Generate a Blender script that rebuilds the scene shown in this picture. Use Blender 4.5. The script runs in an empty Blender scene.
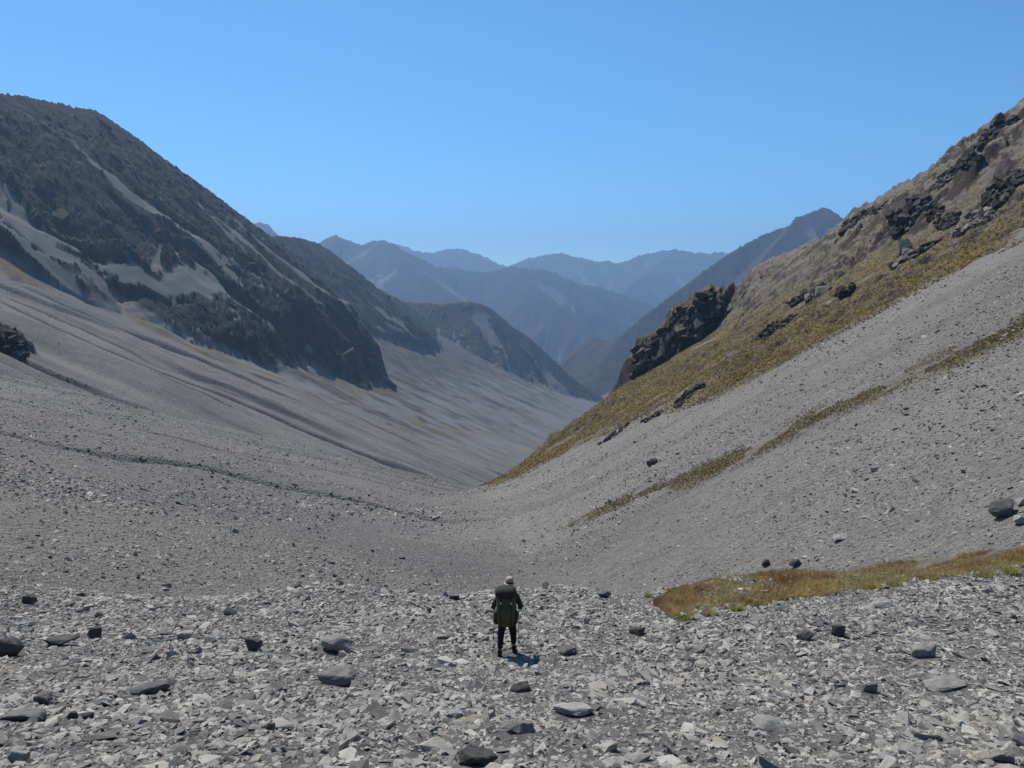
NAZ = 1200; DR = 0.0034
SKY_STR = 0.125
HAZE_COL = (0.38, 0.64, 1.0, 1.0)
HAZE_DEN = 1.15e-4
EXPOSURE = 0.33
import bpy, bmesh, math, random
import numpy as np
from mathutils import Vector, Matrix, noise as mnoise

random.seed(7)
rng = np.random.default_rng(11)
scene = bpy.context.scene
COL = scene.collection
PI = math.pi

# ------------------------------------------------------------------ camera geometry
F_PX = 773.0
PITCH = math.atan(94.0 / F_PX)
CP, SP = math.cos(PITCH), math.sin(PITCH)

def ray(u, v):
    """direction (x, y, z) of the photograph's pixel, y forward, z up, scaled to y = 1"""
    a = (u - 512.0) / F_PX
    b = (384.0 - v) / F_PX
    y = CP + SP * b
    z = -SP + CP * b
    return a / y, 1.0, z / y

def P(u, v, Y):
    a, _, c = ray(u, v)
    return (a * Y, Y, c * Y)

def line(*uvy):
    return np.array([P(*q) for q in uvy], dtype=np.float64)

# ------------------------------------------------------------------ noise
_perm = rng.permutation(256).astype(np.int32)
_perm = np.concatenate([_perm, _perm])
_ang = rng.random(256) * 2 * PI
_gx = np.cos(_ang).astype(np.float32)
_gy = np.sin(_ang).astype(np.float32)

def pn(x, y, seed=0):
    x = np.asarray(x, dtype=np.float64) + seed * 17.31
    y = np.asarray(y, dtype=np.float64) - seed * 9.77
    xf = np.floor(x); yf = np.floor(y)
    fx = (x - xf).astype(np.float32); fy = (y - yf).astype(np.float32)
    xi = xf.astype(np.int64) & 255; yi = yf.astype(np.int64) & 255
    x1 = (xi + 1) & 255; y1 = (yi + 1) & 255
    px0 = _perm[xi]; px1 = _perm[x1]
    h00 = _perm[px0 + yi]; h10 = _perm[px1 + yi]
    h01 = _perm[px0 + y1]; h11 = _perm[px1 + y1]
    u = fx * fx * fx * (fx * (fx * 6 - 15) + 10)
    w = fy * fy * fy * (fy * (fy * 6 - 15) + 10)
    n00 = _gx[h00] * fx + _gy[h00] * fy
    n10 = _gx[h10] * (fx - 1) + _gy[h10] * fy
    n01 = _gx[h01] * fx + _gy[h01] * (fy - 1)
    n11 = _gx[h11] * (fx - 1) + _gy[h11] * (fy - 1)
    a = n00 + u * (n10 - n00)
    b = n01 + u * (n11 - n01)
    return (a + w * (b - a)) * 1.45

def fbm(x, y, lam, octs, seed=0, gain=0.5):
    s = 0.0; a = 1.0
    for o in range(octs):
        s = s + a * pn(x / lam, y / lam, seed + o * 3)
        lam *= 0.5; a *= gain
    return s

def ridged(x, y, lam, octs, seed=0, gain=0.5):
    """positive, sharp crests at 1"""
    s = 0.0; a = 1.0; t = 0.0; w = 1.0
    for o in range(octs):
        n = 1.0 - np.abs(pn(x / lam, y / lam, seed + o * 5))
        n = n * n
        s = s + a * n * w
        w = np.clip(n * 1.4, 0, 1)
        t += a; lam *= 0.5; a *= gain
    return s / t

def smax(a, b, k):
    h = np.clip(0.5 + 0.5 * (a - b) / k, 0, 1)
    return b + (a - b) * h + k * h * (1 - h)

def sstep(a, b, x):
    t = np.clip((x - a) / (b - a), 0, 1)
    return t * t * (3 - 2 * t)

def pl_dist(x, y, pts):
    """nearest point of a plan polyline: distance, height there, arc position, signed side (+ = left)"""
    best = np.full(x.shape, 1e18); z = np.zeros(x.shape); s = np.zeros(x.shape); sg = np.zeros(x.shape)
    acc = 0.0
    for i in range(len(pts) - 1):
        ax, ay, az = pts[i]; bx, by, bz = pts[i + 1]
        dx, dy = bx - ax, by - ay
        L2 = dx * dx + dy * dy
        L = math.sqrt(L2)
        t = np.clip(((x - ax) * dx + (y - ay) * dy) / L2, 0, 1)
        ex = x - ax - t * dx; ey = y - ay - t * dy
        d = ex * ex + ey * ey
        m = d < best
        best = np.where(m, d, best)
        z = np.where(m, az + t * (bz - az), z)
        s = np.where(m, acc + t * L, s)
        sg = np.where(m, np.sign(dx * (y - ay) - dy * (x - ax)), sg)
        acc += L
    return np.sqrt(best), z, s, sg

# ------------------------------------------------------------------ the lie of the land
RIDGE_A = line((-700, -60, 500), (-400, 10, 600), (-200, 50, 740), (-60, 88, 860), (0, 93, 900), (40, 99, 960),
               (75, 107, 1010), (95, 110, 1050), (112, 121, 1080), (135, 137, 1130), (165, 160, 1200), (200, 185, 1330),
               (225, 203, 1430), (245, 219, 1520), (262, 232, 1600), (290, 268, 1640), (325, 305, 1620),
               (360, 342, 1580), (388, 374, 1520))
RIDGE_B = line((150, 210, 1500), (235, 222, 1700), (268, 236, 1850), (285, 236, 1900), (300, 238, 1950), (318, 243, 2040),
               (331, 251, 2130), (350, 267, 2280), (370, 284, 2420), (395, 297, 2600), (413, 307, 2760),
               (432, 325, 2800), (455, 352, 2780), (485, 388, 2700))
RIDGE_C = line((380, 300, 3000), (413, 302, 2880), (440, 303, 2850), (468, 301, 2850), (487, 305, 2860), (498, 314, 2870), (511, 325, 2880), (525, 334, 2890),
               (538, 345, 2900), (556, 362, 2930), (573, 378, 2960), (590, 390, 3000), (606, 399, 3050), (630, 425, 3150))
RIDGE_D = line((100, 180, 6200), (200, 200, 6300), (240, 219, 6300), (256, 222, 6350), (267, 223, 6350), (282, 238, 6400), (300, 248, 6450),
               (318, 243, 6500), (327, 238, 6500), (336, 234, 6500), (350, 241, 6500), (360, 244, 6450), (372, 241, 6450),
               (383, 239, 6450), (400, 248, 6500), (420, 258, 6500), (436, 266, 6600), (450, 267, 6650), (480, 272, 6700),
               (497, 270, 6700), (512, 266, 6700), (528, 269, 6700), (540, 268, 6700), (560, 275, 6800), (580, 284, 6800), (597, 286, 6900),
               (611, 290, 6900), (630, 297, 7000), (650, 303, 7100), (675, 325, 7200), (700, 345, 7300))
RIDGE_D2 = line((383, 240, 6400), (410, 262, 6000), (450, 292, 5600), (490, 322, 5400), (530, 345, 5250), (560, 362, 5100))
RIDGE_D3 = line((512, 268, 6650), (535, 285, 6300), (560, 305, 6050), (590, 328, 5900), (625, 352, 5700))
RIDGE_E = line((330, 246, 10500), (380, 244, 10500), (395, 243, 10500), (415, 250, 10600), (432, 253, 10700), (446, 249, 10700),
               (462, 248, 10800), (480, 254, 10800), (497, 263, 10900), (508, 266, 10900), (517, 262, 10900), (527, 258, 10900),
               (545, 255, 10800), (563, 252, 10800), (575, 257, 10800), (585, 259, 10800), (600, 261, 10800), (622, 262, 10700),
               (640, 255, 10600), (655, 252, 10500), (675, 248, 10400), (690, 252, 10400), (710, 253, 10400), (722, 251, 10400),
               (740, 258, 10400), (800, 250, 10400), (900, 240, 10400), (1100, 235, 10400))
RIDGE_E2 = line((675, 249, 10300), (650, 270, 9400), (630, 285, 8800), (600, 310, 8200))
RIDGE_F = line((1150, 130, 4300), (1000, 165, 4400), (900, 215, 4200), (862, 232, 4150), (845, 220, 4100), (834, 212, 4050), (825, 207, 4000), (815, 210, 4000),
               (806, 215, 3950), (796, 217, 3930), (791, 225, 3920), (778, 229, 3900), (764, 234, 3880), (740, 247, 3800),
               (715, 263, 3720), (690, 282, 3650), (665, 300, 3580), (645, 315, 3540), (625, 331, 3520), (610, 340, 3600),
               (596, 338, 3700), (588, 339, 3750), (575, 350, 3850), (560, 363, 3950), (540, 385, 4100))
RIDGE_F2 = line((790, 226, 3900), (760, 262, 3500), (730, 300, 3250), (700, 335, 3100), (660, 375, 3000), (620, 402, 2980))
RIDGE_G = line((632, 343, 378), (640, 338, 376), (655, 331, 374), (668, 312, 374), (681, 303, 376), (697, 293, 378), (712, 288, 378), (732, 279, 378),
               (752, 265, 376), (766, 261, 374), (800, 248, 366), (825, 238, 360), (845, 226, 350), (856, 211, 340), (870, 204, 330), (888, 193, 320),
               (910, 179, 310), (930, 171, 300), (950, 163, 290), (970, 150, 278), (985, 135, 268), (1004, 118, 258), (1024, 100, 250),
               (1150, 20, 215), (1400, -120, 170), (1700, -260, 140))
CREST_R = line((452, 511, 200), (490, 487, 232), (530, 458, 262), (565, 432, 295), (600, 408, 332), (630, 386, 370), (690, 386, 470), (760, 400, 620), (900, 420, 900))
TOE_R = line((380, 545, 210), (470, 505, 215), (560, 463, 205), (630, 428, 172), (700, 392, 134), (775, 360, 128), (850, 328, 123), (930, 285, 116),
             (1024, 228, 108), (1250, 90, 95), (1700, -100, 80))
CREST_1 = line((-500, 180, 90), (-250, 290, 130), (0, 374, 198), (100, 404, 222), (200, 434, 245), (300, 464, 268), (400, 489, 292), (450, 505, 305))
CREST_2 = line((-400, 130, 200), (-150, 225, 310), (0, 275, 400), (100, 313, 440), (200, 353, 480), (300, 392, 520), (400, 432, 562), (480, 469, 600), (520, 495, 640))
CLIFF = line((742, 262, 410), (733, 290, 378), (722, 314, 356), (706, 341, 346), (690, 352, 346), (672, 376, 352), (650, 385, 360), (632, 387, 366), (615, 380, 380))
def _on_plane(u, v):
    a, _, c = ray(u, v)
    Y = 16.4 / max(0.585 * a - 0.175 - c, 0.03)
    return a * Y, Y
def _outcrop(u, v, wpx, hm, asp, rot, seed, pull=1.0):
    x, y = _on_plane(u, v)
    x, y = x * pull, y * pull
    la = wpx / F_PX * y * 0.5
    return (x, y, la, la * asp, hm, math.radians(rot), seed)
OUTCROPS = [_outcrop(*q) for q in [
    (1000, 215, 46, 5.0, 0.6, 30, 401), (965, 228, 40, 4.5, 0.6, 25, 402), (925, 250, 44, 4.5, 0.55, 25, 403), (890, 268, 40, 4.0, 0.55, 25, 404),
    (842, 295, 30, 2.6, 0.6, 20, 405), (805, 318, 46, 3.4, 0.5, 20, 406), (760, 345, 34, 2.6, 0.5, 20, 407), (690, 396, 40, 3.0, 0.4, 15, 408),
    (655, 410, 26, 2.2, 0.5, 15, 409), (610, 430, 40, 3.2, 0.45, 15, 410), (580, 445, 26, 2.2, 0.5, 15, 411),
    (902, 212, 60, 9.0, 0.5, 25, 412, 0.80), (862, 232, 34, 6.0, 0.5, 25, 413, 0.80), (985, 160, 40, 6.0, 0.5, 30, 414, 0.8), (950, 185, 30, 5.0, 0.5, 30, 415, 0.8),
    (1012, 128, 44, 7.0, 0.5, 30, 416, 0.8), (800, 262, 40, 4.0, 0.5, 20, 417, 0.75), (830, 262, 30, 4.0, 0.5, 20, 418, 0.85)]]
HOLLOW = [(-132, -0, 0), (-60, 75, 0), (-30, 140, 0), (-22, 215, 0)]

def tri(n):
    return np.abs(np.mod(n + 1.0, 2.0) - 1.0)

def rough_fbm(x, y, lam, lmin, seed, H=0.85):
    """angular broken rock: crests and notches at every size, amplitude in proportion to size ** H"""
    out = 0.0; k = 0; l0 = lam
    while lam > lmin:
        n = 1.0 - 2.0 * np.abs(pn(x / lam + 0.35 * k, y / lam - 0.2 * k, seed + k * 3))
        m = 2.0 * tri(pn(x / lam * 0.9, y / lam * 0.9, seed + 50 + k * 3) * 1.4) - 1.0
        out = out + l0 * (lam / l0) ** H * (0.6 * n + 0.6 * m)
        lam *= 0.52; k += 1
    return out

def roof(x, y, pts, k_near, k_far, lam, seed, gul=0.30, qc=1e9, rough=1.0, minlam=6.0, skew=0.40):
    """a mountain: falls off both sides of its ridge line, cut by gullies that run down the slope"""
    wx = fbm(x, y, lam * 1.2, 4, seed + 40, 0.55) * lam * 0.09
    wy = fbm(x, y, lam * 1.2, 4, seed + 60, 0.55) * lam * 0.09
    q0, z0, s0, sg0 = pl_dist(x, y, pts)
    fade = sstep(0.0, lam * 0.9, q0)
    q, z, s, sg = pl_dist(x + wx * fade, y + wy * fade, pts)
    k = np.where(sg > 0, k_far, k_near)
    t = s - skew * q + 1.6 * wx
    ch = pn(t / (lam * 0.42), q / (lam * 4.2), seed + 13) + 0.45 * pn(t / (lam * 0.15), q / (lam * 2.5), seed + 14)
    patch = pn(x / (lam * 1.3), y / (lam * 1.3), seed + 15)
    ch = ch + 0.10 * fbm(x, y, lam * 0.12, 4, seed + 16, 0.7)
    chute = sstep(0.03, 0.11, ch - 0.17 + 0.26 * patch - 0.40 * (1 - sstep(lam * 0.4, lam * 1.7, q))) * sstep(lam * 0.15, lam * 0.5, q)
    g = 0.60 * tri(pn(t / lam, q / (lam * 6), seed) * 1.5) + (1 - 0.85 * chute) * (0.28 * tri(pn(t / (lam * .42), q / (lam * 2.6), seed + 3) * 1.5) + 0.14 * tri(pn(t / (lam * .17), q / (lam * 1.2), seed + 5) * 1.5) - 0.21) + 0.21
    depth = np.minimum(q, lam * 2.4)
    qcn = qc * (1 + 0.16 * tri(pn(t / (lam * .5), q / (lam * 9), seed + 21) * 1.5) - 0.10)
    fall = k * q + 1.0 * np.maximum(q - qcn, 0)
    hgt = z - fall - gul * depth * (0.75 - g)
    rf = (0.75 + 0.25 * sstep(0, lam * 0.5, q)) * (1 - 0.85 * chute)
    hgt = hgt + rough * 0.155 * (0.75 * rough_fbm(t, q * 0.30, lam * 0.13, minlam, seed + 80, 0.8) + 0.75 * rough_fbm(x, y, lam * 0.085, minlam * 0.8, seed + 180, 0.7)) * rf - 0.012 * lam * chute
    return hgt, q, s, chute

YS = np.array([-60, -12, 0, 3.2, 8.6, 12.5, 17, 21, 24.5, 27, 30, 36, 50, 80, 5000.0])
ZS = np.array([10.0, 1.5, -1.62, -3.35, -5.66, -7.05, -8.38, -9.40, -10.05, -10.9, -12.6, -16.6, -27, -60, -9000.0])

def terrain(x, y):
    x = np.asarray(x, dtype=np.float64); y = np.asarray(y, dtype=np.float64)
    r = np.hypot(x, y)
    n_med = fbm(x, y, 60.0, 3, 3)
    n_sm = fbm(x, y, 7.0, 3, 9)
    # --- foreground bank the walker is coming down
    lipw = 1.2 * pn(x / 6.0, y / 40.0, 31) + 0.6 * pn(x / 2.3, y / 9.0, 32)
    yy = y + lipw * sstep(14, 24, y) - 0.004 * x * x * sstep(10, 25, y) * 0.4
    zf = np.interp(yy, YS, ZS) + 0.045 * np.maximum(x, 0) * sstep(12, 22, y) + 0.02 * np.minimum(x, 0) * sstep(14, 24, y)
    zf = zf + 0.16 * n_sm + 0.10 * fbm(x, y, 1.7, 3, 14)
    # --- right hand scree, grass shoulder, crag ridge
    zr = 0.585 * x - 0.175 * y - 16.4 + 0.5 * n_med * sstep(30, 90, r) + 0.12 * n_sm
    streak = pn((x * 0.29 + y * 0.96) / 9.0, (x * 0.96 - y * 0.29) / 120.0, 51)
    zr = zr + 0.35 * streak * sstep(40, 90, r)
    dT, _, sT, sideT = pl_dist(x, y, TOE_R)
    dG, zG, sG, sideG = pl_dist(x, y, RIDGE_G)
    beyond = (sideT < 0) & (y > 60)          # uphill of the scree's upper edge
    beyond = ((y - np.interp(x, TOE_R[:, 0], TOE_R[:, 1])) > 0)
    back = (sideG > 0)
    w = np.where(beyond, dT / (dT + dG + 1e-6), 0.0)
    w = np.where(back & beyond, 1.0, w)
    zplane = 0.585 * x - 0.175 * y - 16.4
    gx0, gy0 = RIDGE_G[0][0], RIDGE_G[0][1]
    zGp = zG - (0.585 * np.interp(sG, *_arc(RIDGE_G, 0)) - 0.175 * np.interp(sG, *_arc(RIDGE_G, 1)) - 16.4)
    wxn = 4.0 * pn(x / 19.0, y / 19.0, 71) + 1.6 * pn(x / 6.0, y / 6.0, 72) + 0.7 * pn(x / 2.2, y / 2.2, 74)
    wyn = 4.0 * pn(x / 17.0, y / 17.0, 75) + 1.6 * pn(x / 5.5, y / 5.5, 76) + 0.7 * pn(x / 2.1, y / 2.1, 78)
    dL, _, _, sideL = pl_dist(x + wxn * 0.8, y + wyn * 0.8, CLIFF)
    sdL = dL * np.where(sideL < 0, 1.0, -1.0)
    cl = 0.0
    for k in range(6):
        cl = cl + 1 / 6 * sstep(0.0, 1.5, sdL - (-5.5 + 2.3 * k) - 3.6 * pn(x / 11.0, y / 11.0, 420 + k) - 1.0 * pn(x / 3.4, y / 3.4, 430 + k))
    near_end = sstep(124, 84, x)
    wb = w ** 1.25
    wb = wb * (1 - near_end) + near_end * np.where(sdL > 0, np.maximum(wb, 0.80), wb * 0.22) * np.clip(cl, 0, 1) + near_end * (1 - np.clip(cl, 0, 1)) * wb * 0.22
    wb = np.where(beyond, wb, 0.0)
    bulge = np.clip(zGp, 0, 60) * wb
    crag_n = ridged(x + wxn, y + wyn, 46.0, 6, 73, 0.60)
    steps = fbm(x * 0.6 + y * 0.5, y * 0.35 - x * 0.25, 34.0, 4, 77)
    rocky = sstep(-0.10, 0.30, steps + 0.45 * sstep(30, 150, x) - 0.45 * sstep(70, -10, x))
    amp = (4.5 + 4.0 * sstep(40, 130, x)) * sstep(0.10, 0.60, w) * (1 - 0.65 * sstep(0.80, 1.0, w)) * (0.10 + 0.90 * rocky)
    terr = crag_n * 3.4
    terr = (np.floor(terr) + sstep(0.35, 0.85, terr - np.floor(terr))) / 3.4
    rid_fade = sstep(0.0, 10.0, dG)
    crag = amp * (terr - 0.55)
    outc = np.zeros(x.shape)
    for (ox, oy, la, lb, oh, rot, sd) in OUTCROPS:
        m = (np.abs(x - ox) < la + lb + 8) & (np.abs(y - oy) < la + lb + 8)
        if not m.any(): continue
        px_, py_ = x[m] - ox + wxn[m] * 0.55, y[m] - oy + wyn[m] * 0.55
        ca, sa = math.cos(rot), math.sin(rot)
        ta, tb = (px_ * ca + py_ * sa) / la, (-px_ * sa + py_ * ca) / lb
        rho = np.sqrt(ta * ta + tb * tb)
        e = 0.0
        for k in range(4):
            e = e + 0.25 * sstep(0.0, 0.24, (1.0 - 0.2 * k) - rho - 0.30 * pn(px_ / 4.0, py_ / 4.0, sd + k) - 0.16 * pn(px_ / 1.5, py_ / 1.5, sd + 5 + k))
        outc[m] = np.maximum(outc[m], 0.5 * oh * e)
    zr = zr + bulge + crag * np.where(back, 0.6, 1.0) * (0.25 + 0.75 * rid_fade) + outc
    rough_hill = np.where(beyond, 1.0, 0.0) * sstep(0, .15, w)
    zr = zr + rough_hill * ((0.06 + 0.11 * rocky + 0.12 * sstep(0.5, 3, outc)) * rough_fbm(x, y, 9.0, 0.7, 79, 0.9) + 1.3 * np.abs(pn(sG / 4.0, dG / 14.0, 83)) * (1 - rid_fade) * 1.0)
    zr = zr - np.where(back, 0.85 * dG, 0.0)
    zr = np.minimum(zr, 170.0 + 20 * n_med)
    dC, _, _, sideC = pl_dist(x, y, CREST_R)
    offC = np.where(sideC > 0, dC, 0.0) * (y > 120)
    zr = zr - 0.62 * np.maximum(offC - 3, 0) - 0.03 * np.minimum(offC, 6) ** 2
    # --- left hand fans
    hol, _, _, _ = pl_dist(x, y, HOLLOW)
    z1 = -0.2757 * x - 0.239 * y - 10.9 + 0.9 * n_med * sstep(30, 90, r) + 0.14 * n_sm
    roll = np.sin((0.45 * x + y) / 13.0 + 1.6 * pn(x / 60, y / 60, 35)) * 0.55 * sstep(35, 60, r) * sstep(170, 100, r)
    gl1 = pn((x * 0.45 - y * 0.89) / 26.0 + 0.3 * n_med, (x * 0.89 + y * 0.45) / 400.0, 63)
    z1 = z1 + roll + (1.1 * gl1 - 1.1 * sstep(0.10, 0.0, np.abs(gl1))) * sstep(60, 120, r)
    d1, _, s1, sd1 = pl_dist(x, y, CREST_1)
    off1 = np.where(sd1 > 0, d1, 0.0)
    z1 = z1 - 0.55 * np.maximum(off1 - 4, 0) - 0.02 * np.minimum(off1, 10) ** 2
    st2 = pn((x * 0.31 - y * 0.95) / 16.0, (x * 0.95 + y * 0.31) / 260.0, 52)
    z2 = -0.48 * x - 0.154 * y - 57.6 + 1.3 * n_med + 0.15 * n_sm + 1.8 * st2
    gl2 = pn((x * 0.31 - y * 0.95) / 30.0 + 0.25 * n_med, (x * 0.95 + y * 0.31) / 500.0, 57)
    z2 = z2 + 2.2 * gl2 - 3.0 * sstep(0.13, 0.0, np.abs(gl2)) * sstep(-.3, .3, pn(x / 70., y / 70., 58))
    ol = np.hypot((x + 170) / 15.0, (y - 250) / 17.0) + 0.35 * pn(x / 13., y / 13., 59) + 0.2 * pn(x / 4., y / 4., 60)
    olm = sstep(1.0, 0.72, ol)
    z2 = z2 + olm * (2.6 + 0.2 * rough_fbm(x, y, 14.0, 1.0, 62))
    d2, _, s2, sd2 = pl_dist(x, y, CREST_2)
    off2 = np.where(sd2 > 0, d2, 0.0)
    z2 = z2 - 0.45 * np.maximum(off2 - 6, 0) - 0.015 * np.minimum(off2, 12) ** 2
    # thalweg and the third, long apron of scree under the mountains
    xt = np.interp(y, [0, 300, 600, 1400, 3000, 4000, 6000, 15000], [-20, -25, -12, 98, 345, 470, 420, 700])
    zt = np.interp(y, [0, 300, 600, 1400, 3000, 5000, 15000], [-70, -92, -160, -292, -440, -560, -600])
    dx = xt - x
    ap = np.where(dx > 0, 0.43, 0.55)
    apr = np.abs(dx)
    yw3 = y + 0.35 * x + 26 * pn(x / 160., y / 160., 68)
    st3 = pn(yw3 / 52.0, x / 420.0, 53) + 0.5 * pn(yw3 / 19.0, x / 260.0, 54)
    z3 = zt + np.where(dx > 0, 0.36 * apr + 0.00020 * np.minimum(apr, 500) ** 2, 0.5 * np.minimum(apr, 60) + 0.1 * np.maximum(apr - 60, 0))
    z3 = z3 + 6.0 * st3 * sstep(20, 160, apr) + 2.0 * n_med
    z3 = np.where(y > 3400, zt + 40 * fbm(x, y, 1500, 4, 5), z3)
    z3 = np.minimum(z3, zt + np.interp(y, [700, 1500, 2300, 3200], [185, 205, 255, 240]) + 45 * pn(x / 150., y / 150., 66) + 20 * pn(x / 50., y / 50., 67))
    z1 = np.minimum(z1, 120.0); z2 = np.minimum(z2, 140.0)
    comps = [zf, zr, z1, z2, z3]
    far = r > 300
    big = np.full(x.shape, -1e5)
    def put(fn, mask):
        o = big.copy()
        if mask.any():
            o[mask] = fn(x[mask], y[mask])
        return o
    mA = (r > 330) & (r < 2600) & (x < 120)
    qA = np.full(x.shape, 1e5)
    def keep(res, m):
        gully[m] = res[3]; qrid[m] = res[1]
    gully = np.zeros(x.shape); qrid = np.full(x.shape, 1e4)
    def putk(pts, kn, kf, lam, seed, gul, qc, mask, rough=1.0, minlam=6.0):
        o = big.copy()
        if mask.any():
            h, q, s, g = roof(x[mask], y[mask], pts, kn, kf, lam, seed, gul, qc, rough, minlam)
            o[mask] = h
            bet = h > best_m[mask]
            gg = gully[mask]; gg[bet] = g[bet]; gully[mask] = gg
            qq = qrid[mask]; qq[bet] = q[bet]; qrid[mask] = qq
            bb = best_m[mask]; bb[bet] = h[bet]; best_m[mask] = bb
        return o
    best_m = np.full(x.shape, -9e4)
    zA = putk(RIDGE_A, 0.76, 0.8, 120.0, 101, 0.27, 292.0, mA, 1.3, 2.6)
    zB = putk(RIDGE_B, 0.80, 0.8, 150.0, 121, 0.24, 255.0, (r > 900) & (r < 3900) & (x < 400), 1.0, 6.0)
    zC = putk(RIDGE_C, 0.68, 0.8, 150.0, 141, 0.20, 470.0, (r > 1700) & (r < 4600) & (x < 900), 0.9, 8.0)
    mD = (r > 3700) & (r < 9500)
    zD = np.maximum(putk(RIDGE_D, 0.62, 0.6, 520.0, 161, 0.36, 1e9, mD, 1.5, 22.0),
                    np.maximum(putk(RIDGE_D2, 0.55, 0.6, 380.0, 171, 0.32, 1e9, mD, 0.8, 22.0),
                               putk(RIDGE_D3, 0.55, 0.6, 380.0, 181, 0.32, 1e9, mD, 0.8, 22.0)))
    mE = r > 6500
    zE = np.maximum(putk(RIDGE_E, 0.60, 0.6, 700.0, 201, 0.42, 1e9, mE, 1.5, 35.0),
                    putk(RIDGE_E2, 0.55, 0.6, 500.0, 211, 0.34, 1e9, mE, 0.8, 35.0))
    mF = (r > 1900) & (r < 7500)
    zF = np.maximum(putk(RIDGE_F, 0.72, 0.7, 260.0, 221, 0.34, 1e9, mF, 1.6, 10.0),
                    putk(RIDGE_F2, 0.68, 0.7, 200.0, 231, 0.30, 1e9, mF, 0.8, 10.0))
    comps += [zA, zB, zC, zD, zE, zF]
    st = np.stack(comps)
    cid = st.argmax(0)
    Z = smax(zf, zr, 1.0)
    kv = 1.2 + 13.0 * sstep(35, 130, r)
    Z = smax(Z, z1, kv)
    Z = smax(Z, z2, np.minimum(kv, 6.0))
    Z = smax(Z, z3, 8.0)
    for c in (zA, zB, zC, zD, zE, zF):
        Z = np.maximum(Z, c)
    Z = np.maximum(Z, -640)
    ztoe = zA - z3
    info = dict(cid=cid, w=w, back=back, sT=sT, dT=dT, dG=dG, rocky=rocky, steps=steps, terr=terr,
                d1=d1, sd1=sd1, s1=s1, st2=st2, st3=st3, streak=streak, n_med=n_med, offC=offC, zf=zf, zr=zr, gully=gully, qrid=qrid, outc=outc, sdL=sdL, z3=z3, apr=apr, gl2=gl2, gl1=gl1, olm=olm, off2=off2, beyond=beyond)
    return Z, info

_arc_cache = {}
def _arc(pts, k):
    key = (id(pts), k)
    if key not in _arc_cache:
        d = np.hypot(np.diff(pts[:, 0]), np.diff(pts[:, 1]))
        _arc_cache[key] = (np.concatenate([[0], np.cumsum(d)]), pts[:, k].copy())
    return _arc_cache[key]

def z_at(x, y):
    return float(terrain(np.array([x]), np.array([y]))[0][0])

def ground_at_pixel(pix, ymin=5.0, ymax=1500.0, nstep=900):
    """where the sight line of each pixel meets the ground"""
    ys = np.exp(np.linspace(math.log(ymin), math.log(ymax), nstep))
    out = []
    for u, v in pix:
        a, _, c = ray(u, v)
        z = terrain(a * ys, ys)[0]
        d = c * ys - z
        k = int(np.argmax(d < 0))
        k = max(k, 1)
        t = d[k - 1] / (d[k - 1] - d[k] + 1e-9)
        Y = ys[k - 1] + t * (ys[k] - ys[k - 1])
        out.append((a * Y, Y, c * Y))
    return out
# ------------------------------------------------------------------ object helpers
def tag(o, label=None, cat=None, group=None, kind=None):
    if label: o['label'] = label
    if cat: o['category'] = cat
    if group: o['group'] = group
    if kind: o['kind'] = kind
    return o

def np_mesh(name, verts, quads=None, tris=None, smooth=True):
    me = bpy.data.meshes.new(name)
    nv = len(verts)
    me.vertices.add(nv)
    me.vertices.foreach_set('co', np.ascontiguousarray(verts, dtype=np.float32).ravel())
    nq = 0 if quads is None else len(quads)
    nt = 0 if tris is None else len(tris)
    loops = []
    if nq: loops.append(np.ascontiguousarray(quads, dtype=np.int32).ravel())
    if nt: loops.append(np.ascontiguousarray(tris, dtype=np.int32).ravel())
    loops = np.concatenate(loops)
    me.loops.add(len(loops))
    me.loops.foreach_set('vertex_index', loops)
    me.polygons.add(nq + nt)
    starts = np.concatenate([np.arange(nq) * 4, nq * 4 + np.arange(nt) * 3]).astype(np.int32)
    me.polygons.foreach_set('loop_start', starts)
    me.polygons.foreach_set('use_smooth', np.full(nq + nt, smooth, dtype=bool))
    me.update(calc_edges=True)
    return me

def attr(me, name, vals):
    a = me.attributes.new(name, 'FLOAT', 'POINT')
    a.data.foreach_set('value', np.ascontiguousarray(vals, dtype=np.float32))

def link(name, me, mat=None, parent=None):
    o = bpy.data.objects.new(name, me)
    COL.objects.link(o)
    if mat: me.materials.append(mat)
    if parent: o.parent = parent
    return o

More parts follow.
